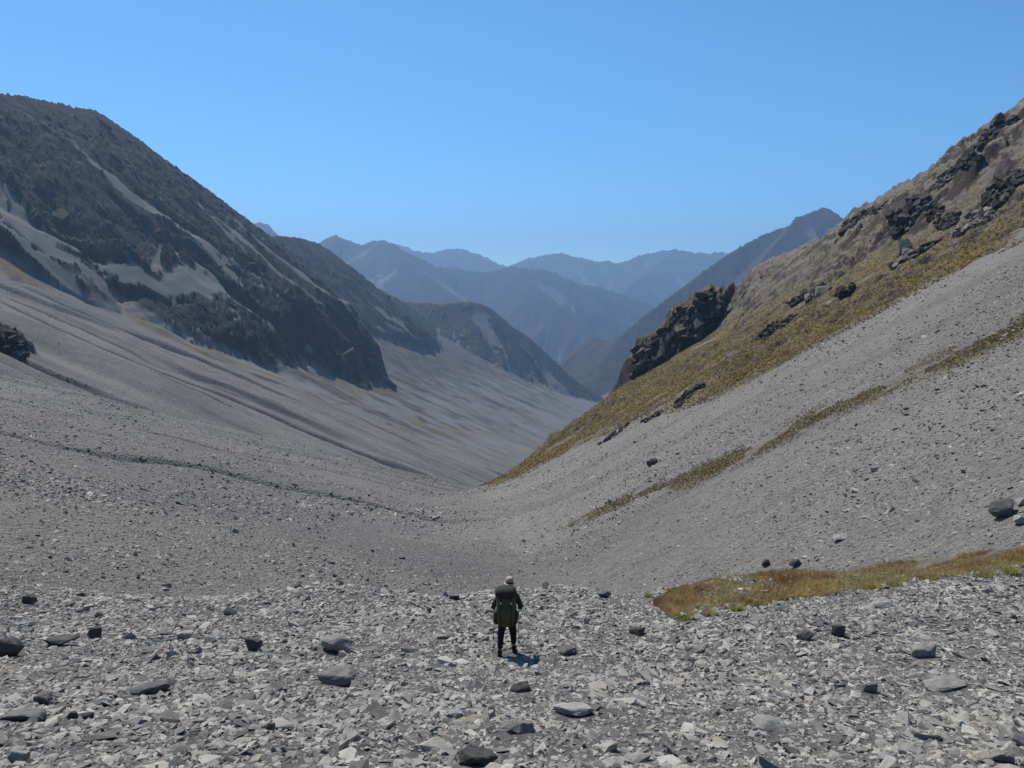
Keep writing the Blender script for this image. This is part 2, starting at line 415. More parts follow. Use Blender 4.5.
# ------------------------------------------------------------------ materials
class NT:
    def __init__(s, name, rough=0.9, spec=0.2):
        s.m = bpy.data.materials.new(name); s.m.use_nodes = True
        s.t = s.m.node_tree; s.n = s.t.nodes
        s.b = s.n['Principled BSDF']
        s.b.inputs['Roughness'].default_value = rough
        s.b.inputs['Specular IOR Level'].default_value = spec
    def node(s, kind, **kw):
        o = s.n.new(kind)
        for k, v in kw.items(): setattr(o, k, v)
        return o
    def l(s, a, b): s.t.links.new(a, b)
    def coord(s):
        return s.node('ShaderNodeTexCoord').outputs['Object']
    def noise(s, vec, scale, detail=4, rough=0.55, out='Fac'):
        o = s.node('ShaderNodeTexNoise'); o.inputs['Scale'].default_value = scale
        o.inputs['Detail'].default_value = detail; o.inputs['Roughness'].default_value = rough
        s.l(vec, o.inputs['Vector']); return o.outputs[out]
    def vor(s, vec, scale, out='Color'):
        o = s.node('ShaderNodeTexVoronoi'); o.inputs['Scale'].default_value = scale
        s.l(vec, o.inputs['Vector']); return o.outputs[out]
    def ramp(s, fac, stops):
        o = s.node('ShaderNodeValToRGB'); e = o.color_ramp.elements
        while len(e) < len(stops): e.new(0.5)
        for i, (p, c) in enumerate(stops):
            e[i].position = p; e[i].color = (c, c, c, 1) if isinstance(c, (int, float)) else (*c, 1)
        s.l(fac, o.inputs['Fac']); return o.outputs['Color']
    def mix(s, fac, a, b, blend='MIX'):
        o = s.node('ShaderNodeMix', data_type='RGBA', blend_type=blend)
        for sock, v in ((o.inputs[0], fac), (o.inputs[6], a), (o.inputs[7], b)):
            if isinstance(v, (int, float)): sock.default_value = v
            elif isinstance(v, tuple): sock.default_value = (*v, 1)
            else: s.l(v, sock)
        return o.outputs[2]
    def math(s, op, a, b=0.0, clamp=False):
        o = s.node('ShaderNodeMath', operation=op, use_clamp=clamp)
        for sock, v in ((o.inputs[0], a), (o.inputs[1], b)):
            if isinstance(v, (int, float)): sock.default_value = v
            else: s.l(v, sock)
        return o.outputs[0]
    def attr(s, name):
        return s.node('ShaderNodeAttribute', attribute_name=name).outputs['Fac']
    def bump(s, h, dist, strength=1.0):
        o = s.node('ShaderNodeBump'); o.inputs['Distance'].default_value = dist
        o.inputs['Strength'].default_value = strength
        s.l(h, o.inputs['Height']); s.l(o.outputs[0], s.b.inputs['Normal'])
    def base(s, c):
        if isinstance(c, tuple): s.b.inputs['Base Color'].default_value = (*c, 1)
        else: s.l(c, s.b.inputs['Base Color'])

def mat_terrain():
    t = NT('weathered_terrain', 0.95, 0.15)
    c = t.coord()
    # scree: mixed greys at several stone sizes
    v1 = t.vor(c, 3.2); v2 = t.vor(c, 0.9); v3 = t.vor(c, 9.0)
    sep = lambda v: t.ramp(v, [(0.0, 0.55), (1.0, 1.35)])
    g = t.mix(0.5, sep(v1), sep(v2))
    g = t.mix(0.45, g, sep(v3))
    big = t.ramp(t.noise(c, 0.02, 5), [(0.3, 0.86), (0.7, 1.14)])
    scree = t.mix(1.0, t.mix(1.0, (0.215, 0.206, 0.192), g, 'MULTIPLY'), big, 'MULTIPLY')
    dark = t.attr('coarse_shade')
    scree = t.mix(t.math('MULTIPLY', dark, 0.55, True), scree, (0.085, 0.085, 0.088))
    # bedrock
    rn = t.noise(c, 0.05, 14, 0.74)
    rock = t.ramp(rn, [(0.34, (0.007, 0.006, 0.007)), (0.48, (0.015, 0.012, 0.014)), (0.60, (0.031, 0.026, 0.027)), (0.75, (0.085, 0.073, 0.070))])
    rock = t.mix(t.math('MULTIPLY', t.ramp(t.noise(c, 0.5, 8, .7), [(0.54, 0.0), (0.72, 1.0)]), 0.25), rock, (0.10, 0.09, 0.086))
    rock = t.mix(t.math('MULTIPLY', t.ramp(t.noise(c, 0.012, 6, .6), [(0.52, 0.0), (0.66, 1.0)]), 0.35), rock, (0.075, 0.062, 0.030))
    # tussock grass
    gn = t.noise(c, 0.13, 6, 0.65)
    grass = t.ramp(gn, [(0.28, (0.068, 0.060, 0.024)), (0.48, (0.125, 0.098, 0.036)), (0.70, (0.20, 0.145, 0.054))])
    gn2 = t.noise(c, 1.6, 3, 0.6)
    grass = t.mix(1.0, grass, t.ramp(gn2, [(0.3, 0.6), (0.7, 1.3)]), 'MULTIPLY')
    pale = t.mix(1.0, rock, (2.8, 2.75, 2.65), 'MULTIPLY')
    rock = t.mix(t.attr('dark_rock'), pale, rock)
    ra = t.attr('rock'); ga = t.attr('grass')
    col = t.mix(ra, scree, rock)
    col = t.mix(ga, col, grass)
    t.base(col)
    h = t.math('ADD', t.math('MULTIPLY', t.noise(c, 1.3, 8, 0.65), 1.0), t.math('MULTIPLY', t.vor(c, 3.2, 'Distance'), 0.35))
    t.bump(h, 0.6, 0.9)
    return t.m
# ------------------------------------------------------------------ terrain sheets
M_TERRAIN = mat_terrain()
az_d = np.radians(np.linspace(-41.0, 41.0, NAZ))
az_c = np.radians(np.concatenate([np.arange(43.0, 317.0, 3.0)]))
az = np.concatenate([az_d, az_c])
rr = [np.exp(np.arange(math.log(0.6), math.log(30.0), 0.012)), np.exp(np.arange(math.log(30.0), math.log(4600.0), DR)),
      np.exp(np.arange(math.log(4600.0), math.log(12300.0), DR * 1.3))]
rr = np.concatenate(rr)
NR, NA = len(rr), len(az)
AZ, RR = np.meshgrid(az, rr)
X = np.sin(AZ) * RR; Y = np.cos(AZ) * RR
fx, fy = X.ravel(), Y.ravel()
Zs, info_l = [], {}
CH = 400000
for i in range(0, len(fx), CH):
    zz, inf = terrain(fx[i:i + CH], fy[i:i + CH])
    Zs.append(zz)
    for k in inf: info_l.setdefault(k, []).append(inf[k])
Zt = np.concatenate(Zs)
INF = {k: np.concatenate(v) for k, v in info_l.items()}
Zg = Zt.reshape(NR, NA)
# slope (for where rock shows and where scree lies)
dzr = np.gradient(Zg, axis=0) / np.gradient(RR, axis=0)
daz = np.gradient(AZ, axis=1); daz[np.abs(daz) > 0.2] = 0.05; daz[daz <= 0] = 0.05
dza = np.gradient(Zg, axis=1) / (daz * RR)
SL = np.hypot(dzr, dza).ravel()

cid = INF['cid']
rock = np.zeros(len(fx)); grass = np.zeros(len(fx)); coarse_shade = np.zeros(len(fx))
rdist = np.hypot(fx, fy)
mount = cid >= 5
n_big = fbm(fx, fy, 140.0, 5, 301, 0.6)
gul = INF['gully']; qr = INF['qrid']
chute = gul
rock_m = 1.0 - 0.93 * chute * sstep(0.10, 0.0, 0.4 * (SL - 1.5))
toe = Zt - INF['z3']
rock_m = rock_m * np.where(cid <= 7, sstep(1.0, 12.0, toe + 7 * n_big), 1.0)
rock[mount] = rock_m[mount]
n_far = fbm(fx, fy, 700.0, 5, 303, 0.6)
farm = cid >= 8
rock[farm] = np.maximum(rock_m * 0.9, 0.25)[farm]
# coarser, darker stone in the scree, with some shade painted in as tone
st = INF['st2']; st3_ = INF['st3']
fan2 = cid == 3; fan3 = cid == 4; fan1 = cid == 2
nb_ = fbm(fx, fy, 45.0, 4, 321, 0.6)
coarse_shade[fan2] = np.clip(1.0 * sstep(0.12, 0.03, np.abs(INF['gl2'])) * sstep(-.4, .1, nb_) + 0.60 * sstep(-0.1, 0.6, st + 0.6 * nb_), 0, 1)[fan2]  # gully shade painted as dark lines, plus streaks of darker stone
coarse_shade[fan3] = np.clip(0.60 + 0.9 * sstep(0.0, 0.5, st3_ + 0.5 * nb_) , 0, 1)[fan3]  # partial shade on the apron painted by a dark base and stripes
coarse_shade[(cid >= 5) & (cid <= 7)] = 0.68
coarse_shade[fan1] = np.maximum(coarse_shade, 0.8 * sstep(0.10, 0.02, np.abs(INF['gl1'])) * sstep(70, 130, rdist) * sstep(-.3, .2, nb_))[fan1]
coarse_shade[fan1] = (0.55 * sstep(0.15, 0.6, nb_ + 0.3 * np.sin((0.45 * fx + fy) / 9.0)))[fan1]
fg = cid == 0
coarse_shade[fg] = 0.8  # shade in the gaps between stones, painted into the ground below them
nb2 = fbm((fx * 0.29 + fy * 0.96) * 2.2, (fx * 0.96 - fy * 0.29) * 0.25, 30.0, 4, 323, 0.6)
coarse_shade[cid == 1] = (0.5 * sstep(0.15, 0.6, nb2))[cid == 1]
rock[fan3] = (0.75 * sstep(0.15, 0.55, st3_ + 0.55 * nb_ + 0.25 * n_big) * sstep(40, 160, INF['apr']))[fan3]
rock[fan3] = np.maximum(rock, 0.8 * sstep(190, 340, INF['apr'] + 70 * nb_ + 70 * st3_) * (fy > 900))[fan3]
g3n = fbm(fx, fy, 60.0, 4, 325, 0.6)
grass[fan3] = (0.55 * sstep(0.25, 0.6, g3n + 0.3 * st3_))[fan3]
spur = (cid == 7) | (cid == 6)
grass[spur] = (0.75 * sstep(0.75, 0.4, SL) * sstep(-0.1, 0.3, n_big))[spur]
# right hill
right = cid == 1
wv = INF['w']
n_g = fbm(fx, fy, 22.0, 4, 305, 0.6)
gm = sstep(0.0, 0.10, wv + 0.05 * n_g) * INF['beyond']
rk = np.maximum(sstep(1.0, 1.6, SL + 0.25 * n_g + 0.15 * sstep(60, 170, fx)), sstep(0.4, 1.2, INF['outc']))
upper = sstep(68, 140, fx + 25 * n_g)                      # bare rock and scree towards the right hand top
grass[right] = (gm * (1 - 0.72 * upper) * sstep(-0.75, 0.1, n_g + 0.5 - 0.5 * upper))[right]
rock[right] = np.maximum(gm * rk, 0)[right]
grass = np.where(right, grass * (1 - rk), grass)
rock[cid == 3] = np.maximum(rock[cid == 3], INF['olm'][cid == 3])

# the grassy streak that climbs the scree
SG = np.array(ground_at_pixel([(586, 517), (640, 494), (700, 474), (740, 456), (790, 430), (850, 401), (920, 372), (980, 346), (1030, 322), (1100, 285)]))
dS, _, sS, _ = pl_dist(fx, fy, SG)
n_s = fbm(fx, fy, 5.0, 4, 311, 0.6)
wS = 1.6 + 0.018 * sS * 1.5
streak_m = sstep(0.15, 1.0, 1.15 - dS / (1.7 * wS) + 0.8 * n_s) * 0.62
n_p = fbm(fx * 1.0, fy * 0.4, 14.0, 4, 313, 0.6)
m_ = right & ~INF['beyond']
grass[m_] = np.maximum(grass, streak_m)[m_]
# outline of the grass strip, where stones are few
up_ = np.array([(655, 601), (672, 594), (690, 590), (740, 576), (800, 573), (850, 567), (900, 562), (960, 555), (1030, 546), (1090, 540)])
lo_ = np.array([(655, 607), (672, 622), (690, 618), (740, 606), (800, 598), (850, 590), (900, 583), (960, 577), (1030, 570), (1090, 566)])
gu_, gl_ = np.array(ground_at_pixel(up_)), np.array(ground_at_pixel(lo_))
STRIP = np.concatenate([gu_, gl_[::-1]])[:, :2]
def in_strip(x, y):
    ins = np.zeros(len(x), bool)
    for (ax, ay), (bx_, by_) in zip(STRIP, np.roll(STRIP, -1, 0)):
        c_ = ((ay > y) != (by_ > y)) & (x < (bx_ - ax) * (y - ay) / (by_ - ay + 1e-12) + ax)
        ins ^= c_
    return ins
ins_ = np.zeros(len(fx), bool)
nr_ = (rdist < 80) & (fx > 2)
ins_[nr_] = in_strip(fx[nr_], fy[nr_]) & (fx[nr_] > 6.2)
grass[ins_] = 0.45
l1_ = sstep(2.0, 4.0, INF['d1'] + 1.5 * nb_) * sstep(10.0, 6.0, INF['d1'] + 2 * nb_) * (INF['sd1'] < 0) * (rdist > 90)  # shade line along the first fan's crest, painted dark
coarse_shade[fan1] = np.maximum(coarse_shade, 0.85 * l1_)[fan1]
coarse_shade[fan1 | fan2] = np.clip(coarse_shade + 0.32 * sstep(40, 120, rdist), 0, 1)[fan1 | fan2]
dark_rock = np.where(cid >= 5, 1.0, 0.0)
M_cid = {0: 'ground', 1: 'hillside', 2: 'ground', 3: 'ground', 4: 'ground', 5: 'mountain', 6: 'mountain_ridge', 7: 'mountain_spur',
         8: 'distant_mountain_range', 9: 'farthest_mountain_range', 10: 'mountain_peak'}
M_lab = {'ground': 'grey scree covering the foreground bank, the fans and the valley floor',
         'hillside': 'sunlit scree and tussock hillside with dark crags on the right',
         'mountain': 'dark rocky mountain with pale scree chutes on the left',
         'mountain_ridge': 'purplish ridge directly behind the dark left mountain',
         'mountain_spur': 'flat topped spur ending the left side of the valley',
         'distant_mountain_range': 'hazy blue range across the end of the valley',
         'farthest_mountain_range': 'palest blue skyline range at the back of the valley',
         'mountain_peak': 'bluish pointed mountain behind the grassy right hillside'}
jj, ii = np.meshgrid(np.arange(NA), np.arange(NR - 1))
j2 = (jj + 1) % NA
Q = np.stack([ii * NA + jj, (ii + 1) * NA + jj, (ii + 1) * NA + j2, ii * NA + j2], -1).reshape(-1, 4)
verts = np.stack([fx, fy, Zt], 1)
fc = cid[Q[:, 0]]
fname = np.array([list(dict.fromkeys(M_cid.values())).index(M_cid[k]) for k in range(11)])[fc]
for k, nm in enumerate(dict.fromkeys(M_cid.values())):
    q = Q[fname == k]
    used, inv = np.unique(q.ravel(), return_inverse=True)
    me = np_mesh(nm, verts[used], quads=inv.reshape(-1, 4)[:, ::-1])
    attr(me, 'rock', rock[used]); attr(me, 'grass', grass[used]); attr(me, 'coarse_shade', coarse_shade[used]); attr(me, 'dark_rock', dark_rock[used])
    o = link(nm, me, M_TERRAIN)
    tag(o, M_lab[nm], 'mountain' if 'mountain' in nm else nm, kind='structure')
# ------------------------------------------------------------------ loose stone
def hull_stone(seed, flat, npts=13):
    """one angular slab: the hull of a few points in a squashed block"""
    r_ = random.Random(seed)
    bm = bmesh.new()
    for k in range(npts):
        x, y, z = (r_.uniform(-1, 1) for _ in range(3))
        m = (abs(x) ** 3 + abs(y) ** 3 + abs(z) ** 3) ** (1 / 3) or 1
        f = r_.uniform(0.72, 1.0) / m
        bm.verts.new((x * f, y * f * r_.uniform(.7, 1), z * f * flat))
    bmesh.ops.convex_hull(bm, input=bm.verts[:], use_existing_faces=False)
    for v in [v for v in bm.verts if not v.link_faces]: bm.verts.remove(v)
    bmesh.ops.triangulate(bm, faces=bm.faces[:])
    bm.verts.index_update()
    v = np.array([v.co[:] for v in bm.verts]); t = np.array([[q.index for q in f.verts] for f in bm.faces])
    bm.free()
    return v, t

PROTO = [hull_stone(500 + k, random.Random(k).uniform(0.14, 0.48), random.Random(k).choice([9, 11, 13, 15])) for k in range(40)]
NPAD_V = max(len(p[0]) for p in PROTO)

def rot_mats(n, tilt, rg):
    yaw = rg.random(n) * 2 * PI
    ax = rg.random(n) * 2 * PI
    ti = np.abs(rg.normal(0, tilt, n))
    c, s = np.cos(yaw), np.sin(yaw)
    Rz = np.zeros((n, 3, 3)); Rz[:, 0, 0] = c; Rz[:, 0, 1] = -s; Rz[:, 1, 0] = s; Rz[:, 1, 1] = c; Rz[:, 2, 2] = 1
    kx, ky = np.cos(ax), np.sin(ax)
    ct, st = np.cos(ti), np.sin(ti)
    Rt = np.zeros((n, 3, 3))
    Rt[:, 0, 0] = ct + kx * kx * (1 - ct); Rt[:, 0, 1] = kx * ky * (1 - ct); Rt[:, 0, 2] = ky * st
    Rt[:, 1, 0] = kx * ky * (1 - ct); Rt[:, 1, 1] = ct + ky * ky * (1 - ct); Rt[:, 1, 2] = -kx * st
    Rt[:, 2, 0] = -ky * st; Rt[:, 2, 1] = kx * st; Rt[:, 2, 2] = ct
    return Rt @ Rz

def normals_at(x, y, e=0.4):
    zx = (terrain(x + e, y)[0] - terrain(x - e, y)[0]) / (2 * e)
    zy = (terrain(x, y + e)[0] - terrain(x, y - e)[0]) / (2 * e)
    return zx, zy

def build_stones(name, pos, size, tone, tilt, rg, mat, smooth=False):
    """many stones in one mesh"""
    n = len(pos)
    pid = rg.integers(0, len(PROTO), n)
    R = rot_mats(n, tilt, rg)
    sx = rg.uniform(0.75, 1.3, n); sy = rg.uniform(0.6, 1.0, n); sz = rg.uniform(0.7, 1.25, n)
    V, T, A = [], [], []
    off = 0
    for k, (pv, pt) in enumerate(PROTO):
        ix = np.nonzero(pid == k)[0]
        if not len(ix): continue
        loc = pv[None] * np.stack([sx[ix], sy[ix], sz[ix]], 1)[:, None, :] * (size[ix] * 0.5)[:, None, None]
        wv_ = np.einsum('nij,nvj->nvi', R[ix], loc) + pos[ix][:, None, :]
        V.append(wv_.reshape(-1, 3)); A.append(np.repeat(tone[ix], len(pv)))
        T.append((pt[None] + (off + np.arange(len(ix)) * len(pv))[:, None, None]).reshape(-1, 3))
        off += len(ix) * len(pv)
    me = np_mesh(name, np.concatenate(V), tris=np.concatenate(T), smooth=smooth)
    attr(me, 'tone', np.concatenate(A))
    return link(name, me, mat)

def mat_stone(name, use_attr):
    t = NT(name, 0.85, 0.25)
    c = t.coord()
    f = t.attr('tone') if use_attr else t.node('ShaderNodeObjectInfo').outputs['Random']
    base = t.ramp(f, [(0.0, (0.095, 0.092, 0.088)), (0.25, (0.175, 0.170, 0.160)), (0.6, (0.315, 0.302, 0.272)), (0.88, (0.44, 0.425, 0.38)), (1.0, (0.24, 0.20, 0.16))])
    n1 = t.noise(c, 9.0 if use_attr else 3.0, 6, 0.65)
    col = t.mix(1.0, base, t.ramp(n1, [(0.25, 0.72), (0.75, 1.25)]), 'MULTIPLY')
    lich = t.ramp(t.noise(c, 22.0 if use_attr else 7.0, 4, 0.6), [(0.62, 0.0), (0.72, 0.5)])
    col = t.mix(lich, col, (0.36, 0.36, 0.33))
    t.base(col)
    t.bump(t.noise(c, 26.0 if use_attr else 8.0, 6, 0.7), 0.03, 0.7)
    return t.m
M_STONES = mat_stone('scree_stone', True)
M_ROCK = mat_stone('loose_rock', False)

def in_view(x, y, z, mu=40, mv=30):
    yc = y * CP - z * SP; zc = y * SP + z * CP
    u = 512 + F_PX * x / yc; v = 384 - F_PX * zc / yc
    return (u > -mu) & (u < 1024 + mu) & (v > -mv) & (v < 768 + mv), u, v, yc

rg = np.random.default_rng(5)
# near bank: even cover of slabs
N1 = 270000
x1 = rg.uniform(-26, 26, N1); y1 = rg.uniform(6.0, 33, N1)
keepm = np.abs(x1) < 0.74 * y1 + 2.0
x1, y1 = x1[keepm], y1[keepm]
size1 = np.exp(rg.normal(math.log(0.098), 0.52, len(x1))).clip(0.045, 0.50)
clump = fbm(x1, y1, 3.5, 3, 601)
size1 *= 1.0 + 0.35 * clump
z1_, i1 = terrain(x1, y1)
m = i1['cid'] == 0
x1, y1, z1_, size1 = x1[m], y1[m], z1_[m], size1[m]
bare = ~in_strip(x1, y1) | (rng.random(len(x1)) < 0.14 + 0.8 * sstep(6.8, 5.0, x1))
x1, y1, z1_, size1 = x1[bare], y1[bare], z1_[bare], size1[bare]
vis, u1, v1, yc1 = in_view(x1, y1, z1_)
# middle distance: coarse stones of the fans and the right hand scree
N2 = 290000
th = np.radians(rg.uniform(-37, 37, N2)); rad = np.exp(rg.uniform(math.log(20), math.log(620), N2))
x2, y2 = np.sin(th) * rad, np.cos(th) * rad
z2_, i2 = terrain(x2, y2)
c2 = i2['cid']
m = ((c2 == 1) & ~(i2['beyond'] & (i2['w'] > 0.03))) | (c2 == 2) | ((c2 == 3) & (i2['olm'] < 0.2))
m &= ~in_strip(x2, y2)
x2, y2, z2_, rad, c2 = x2[m], y2[m], z2_[m], rad[m], c2[m]
patch = fbm(x2, y2, 26.0, 4, 603)
size2 = np.exp(rg.normal(math.log(0.0025), 0.50, len(x2))) * rad
size2 = size2 * (1 - 0.35 * sstep(50, 150, rad))
size2 = np.where(c2 == 3, 0.62, 1.0) * np.minimum(size2, 1.1) * (1 + 0.5 * np.clip(patch, -0.8, 1.2))
size2 = np.maximum(size2, 0.10)
# coarser bands of stones that cross the left hand fan
def band(vs_px, width):
    g = ground_at_pixel(vs_px)
    return np.array(g), width
BANDS = [band([(0, 476), (60, 487), (130, 497), (200, 506), (280, 512), (330, 510), (400, 516), (440, 520)], 20.0),
         band([(0, 548), (80, 560), (180, 566), (300, 566), (420, 572)], 9.0)]
bx, by, bs = [], [], []
for pts, wd in BANDS:
    for k in range(len(pts) - 1):
        n_ = 230
        t = rg.random(n_); o = rg.normal(0, wd * 0.5, n_)
        bx.append(pts[k][0] + t * (pts[k + 1][0] - pts[k][0]) + rg.normal(0, 3.0, n_)); by.append(pts[k][1] + t * (pts[k + 1][1] - pts[k][1]) + o)
bx = np.concatenate(bx); by = np.concatenate(by)
bz = terrain(bx, by)[0]
bs = np.exp(rg.normal(math.log(0.0052), 0.4, len(bx))) * np.hypot(bx, by)

# the rocks that stand out, one by one: pixel, width in pixels, height in pixels, tone, label
NOTED = [
    (9, 656, 26, 20, 0.03, 'dark greenish block cut by the left edge of the photo'),
    (62, 646, 32, 12, 0.12, 'low dark slab lying between the block at the left edge and a rounder dark rock'),
    (95, 638, 22, 14, 0.0, 'rounded near black rock at the right end of a low dark slab'),
    (336, 652, 34, 17, 0.62, 'pale topped sloping block with a shaded end, left of the walker'),
    (336, 684, 38, 15, 0.45, 'broken slab with a black notch below the pale topped block'),
    (251, 651, 18, 14, 0.0, 'squat black rock left of the pale topped block'),
    (29, 604, 15, 10, 0.02, 'small black rock on the far left of the bank above the row of dark blocks'),
    (230, 615, 14, 8, 0.05, 'little dark rock up the bank above the squat black rock'),
    (24, 722, 46, 12, 0.40, 'long grey slab tilted up at the left edge of the foreground'),
    (73, 721, 13, 10, 0.0, 'left one of two small black stones beside the long tilted slab'),
    (88, 720, 11, 8, 0.0, 'right one of two small black stones beside the long tilted slab'),
    (150, 693, 38, 9, 0.22, 'thin dark flagstone lying flat in the left foreground'),
    (42, 703, 25, 11, 0.30, 'wedge shaped slab just above the long tilted slab'),
    (186, 640, 22, 9, 0.9, 'flat pale stone left of the squat black rock'),
    (478, 766, 42, 18, 0.05, 'dark block cut by the bottom edge below the walker'),
    (574, 716, 42, 10, 0.9, 'long pale slab lying flat right of and below the walker'),
    (455, 721, 17, 11, 0.97, 'pale roundish stone between the dark bottom block and the broken slab'),
    (521, 692, 22, 10, 0.05, 'dark edged slab just below the walker and his shadow'),
    (770, 730, 32, 11, 0.72, 'smooth four sided slab with a shaded underside in the right foreground'),
    (871, 693, 22, 11, 0.45, 'blocky grey stone with a dark front above the four sided slab'),
    (925, 657, 28, 14, 0.62, 'big pale topped block alone in the right foreground'),
    (838, 636, 15, 12, 0.0, 'small black rock in the stones below the grass'),
    (806, 640, 18, 9, 0.10, 'low dark rock left of the small black rock below the grass'),
    (879, 607, 24, 12, 0.75, 'pale block at the front edge of the grass strip'),
    (1006, 517, 25, 18, 0.16, 'round brown boulder with a sunlit top on the right hand scree'),
    (1023, 505, 14, 8, 0.85, 'pale broken slab at the right edge above the brown boulder'),
    (1022, 524, 16, 9, 0.80, 'pale broken slab at the right edge beneath the brown boulder'),
    (653, 465, 12, 7, 0.02, 'small dark boulder alone high on the sunlit scree'),
    (841, 541, 16, 7, 0.95, 'bright flat slab in the middle of the right hand scree'),
    (767, 566, 9, 8, 0.0, 'left one of two black stones behind the grass strip'),
    (796, 567, 13, 8, 0.03, 'right one of two black stones behind the grass strip'),
    (888, 764, 20, 12, 0.93, 'pale rounded stone at the bottom edge of the right foreground'),
    (455, 600, 12, 5, 0.05, 'dark flat stone level with the pack, left of the walker'),
    (604, 597, 16, 7, 0.35, 'dark fronted stone on the lip of the bank right of the walker'),
    (568, 655, 20, 9, 0.30, 'wedge shaped stone to the right of the shadow of the walker'),
    (520, 733, 30, 12, 0.55, 'tilted slab with a dark hollow under it above the bottom block'),
    (637, 635, 18, 7, 0.03, 'dark low rock right of the walker below the grass'),
    (700, 652, 22, 9, 0.6, 'grey slab left of centre in the stones below the grass'),
    (18, 762, 24, 14, 0.85, 'pale stone in the bottom left corner'),
    (1000, 762, 30, 10, 0.6, 'broad grey slab in the bottom right corner'),
    (640, 762, 28, 8, 0.9, 'flat pale slab at the bottom edge right of centre'),
    (945, 690, 42, 9, 0.66, 'long thin flagstone right of the blocky grey stone'),
]
noted_xy = []
gp = ground_at_pixel([(u, v) for u, v, *_ in NOTED])
ROCK_ME = []
for k, (pv, pt) in enumerate(PROTO):
    me = np_mesh('loose_rock', pv * 0.5, tris=pt, smooth=False)
    me.materials.append(M_ROCK)
    ROCK_ME.append(me)
def block_mesh(seed, tone, flat, round_=False):
    """a broken block: chamfered hull with a few split planes, cut finer and roughened"""
    v, t = hull_stone(seed, flat, 18)
    bm = bmesh.new()
    vs_ = [bm.verts.new(p) for p in v]
    for f in t: bm.faces.new([vs_[i] for i in f])
    bmesh.ops.dissolve_limit(bm, angle_limit=math.radians(14), verts=bm.verts[:], edges=bm.edges[:])
    bmesh.ops.bevel(bm, geom=bm.edges[:], offset=0.045, segments=1, affect='EDGES')
    bmesh.ops.triangulate(bm, faces=bm.faces[:])
    bmesh.ops.subdivide_edges(bm, edges=bm.edges[:], cuts=2, use_grid_fill=True)
    bm.normal_update()
    for q in bm.verts:
        nv = mnoise.noise(q.co * 3.1 + Vector((seed, 0, 0))) * 0.06 + mnoise.noise(q.co * 8.3 + Vector((0, seed, 0))) * 0.03
        q.co += q.normal * nv
    if round_:
        for _ in range(5): bmesh.ops.smooth_vert(bm, verts=bm.verts[:], factor=0.5, use_axis_x=True, use_axis_y=True, use_axis_z=True)
        bm.normal_update()
        for q in bm.verts: q.co += q.normal * (mnoise.noise(q.co * 4.0) * 0.05 + mnoise.noise(q.co * 11.0) * 0.03)
        for f in bm.faces: f.smooth = True
    ext = [max(q.co[i] for q in bm.verts) - min(q.co[i] for q in bm.verts) for i in range(3)]
    zmin = min(q.co.z for q in bm.verts)
    for q in bm.verts:
        q.co = Vector((q.co.x / ext[0], q.co.y / ext[1], (q.co.z - zmin) / ext[2]))
    me = bpy.data.meshes.new('loose_rock'); bm.to_mesh(me); bm.free()
    return me
TONE_MATS = {}
def tone_mat(tone):
    key = round(tone, 2)
    if key not in TONE_MATS:
        t = NT('rock_tone', 0.85, 0.25)
        c = t.coord()
        lo = np.array([0.075, 0.074, 0.072]); hi = np.array([0.38, 0.375, 0.35])
        b0 = tuple(lo + (hi - lo) * key ** 1.2)
        geo = t.node('ShaderNodeTexCoord').outputs['Generated']
        n1 = t.noise(geo, 2.6, 7, 0.65)
        col = t.mix(1.0, b0, t.ramp(n1, [(0.25, 0.6), (0.75, 1.35)]), 'MULTIPLY')
        lich = t.ramp(t.noise(geo, 7.0, 4, 0.6), [(0.60, 0.0), (0.70, 0.5)])
        col = t.mix(lich, col, tuple(np.array(b0) * 0.6 + 0.10))
        t.base(col)
        t.bump(t.noise(geo, 9.0, 7, 0.7), 0.05, 0.8)
        TONE_MATS[key] = t.m
    return TONE_MATS[key]
for k, ((u, v, wp, hp, tone, lab), g) in enumerate(zip(NOTED, gp)):
    dep = g[1] * CP - g[2] * SP
    wm = wp / F_PX * dep * 0.92
    flat = hp / wp
    hm_ = max(hp / F_PX * dep * 0.92, wm * 0.2)
    o = link('rock', block_mesh(900 + k, tone, min(0.9, max(0.35, flat * 1.1)), 'round' in lab and k > 3), tone_mat(tone))
    dpt = wm * random.uniform(0.65, 0.95)
    o.scale = (wm * 1.04, dpt, hm_ * 1.15)
    yb = g[1] + 0.25 * dpt
    xb = g[0] * yb / g[1]
    zx, zy = normals_at(np.array([xb]), np.array([yb]))
    o.location = (xb, yb, z_at(xb, yb) - 0.20 * hm_)
    o.rotation_euler = (0.75 * math.atan(zy[0]) + random.uniform(-.12, .12), -0.75 * math.atan(zx[0]) + random.uniform(-.12, .12), random.uniform(-.35, .35))
    tag(o, lab, 'rock', 'rocks standing out of the scree')
    noted_xy.append((xb, yb, wm * 0.75))
noted_xy = np.array(noted_xy)
def clear(x, y, extra=()):
    m_ = np.ones(len(x), bool)
    for a, b, rr_ in list(noted_xy) + list(extra):
        m_ &= (np.hypot(x - a, y - b) > rr_ * 0.8)
    return m_

WALK = ground_at_pixel([(506, 655)])[0]
k1 = clear(x1, y1) & (np.hypot(x1 - WALK[0], y1 - WALK[1] ) > 0.28 + size1 * 0.5)
x1, y1, z1_, size1, vis, yc1 = (q[k1] for q in (x1, y1, z1_, size1, vis, yc1))
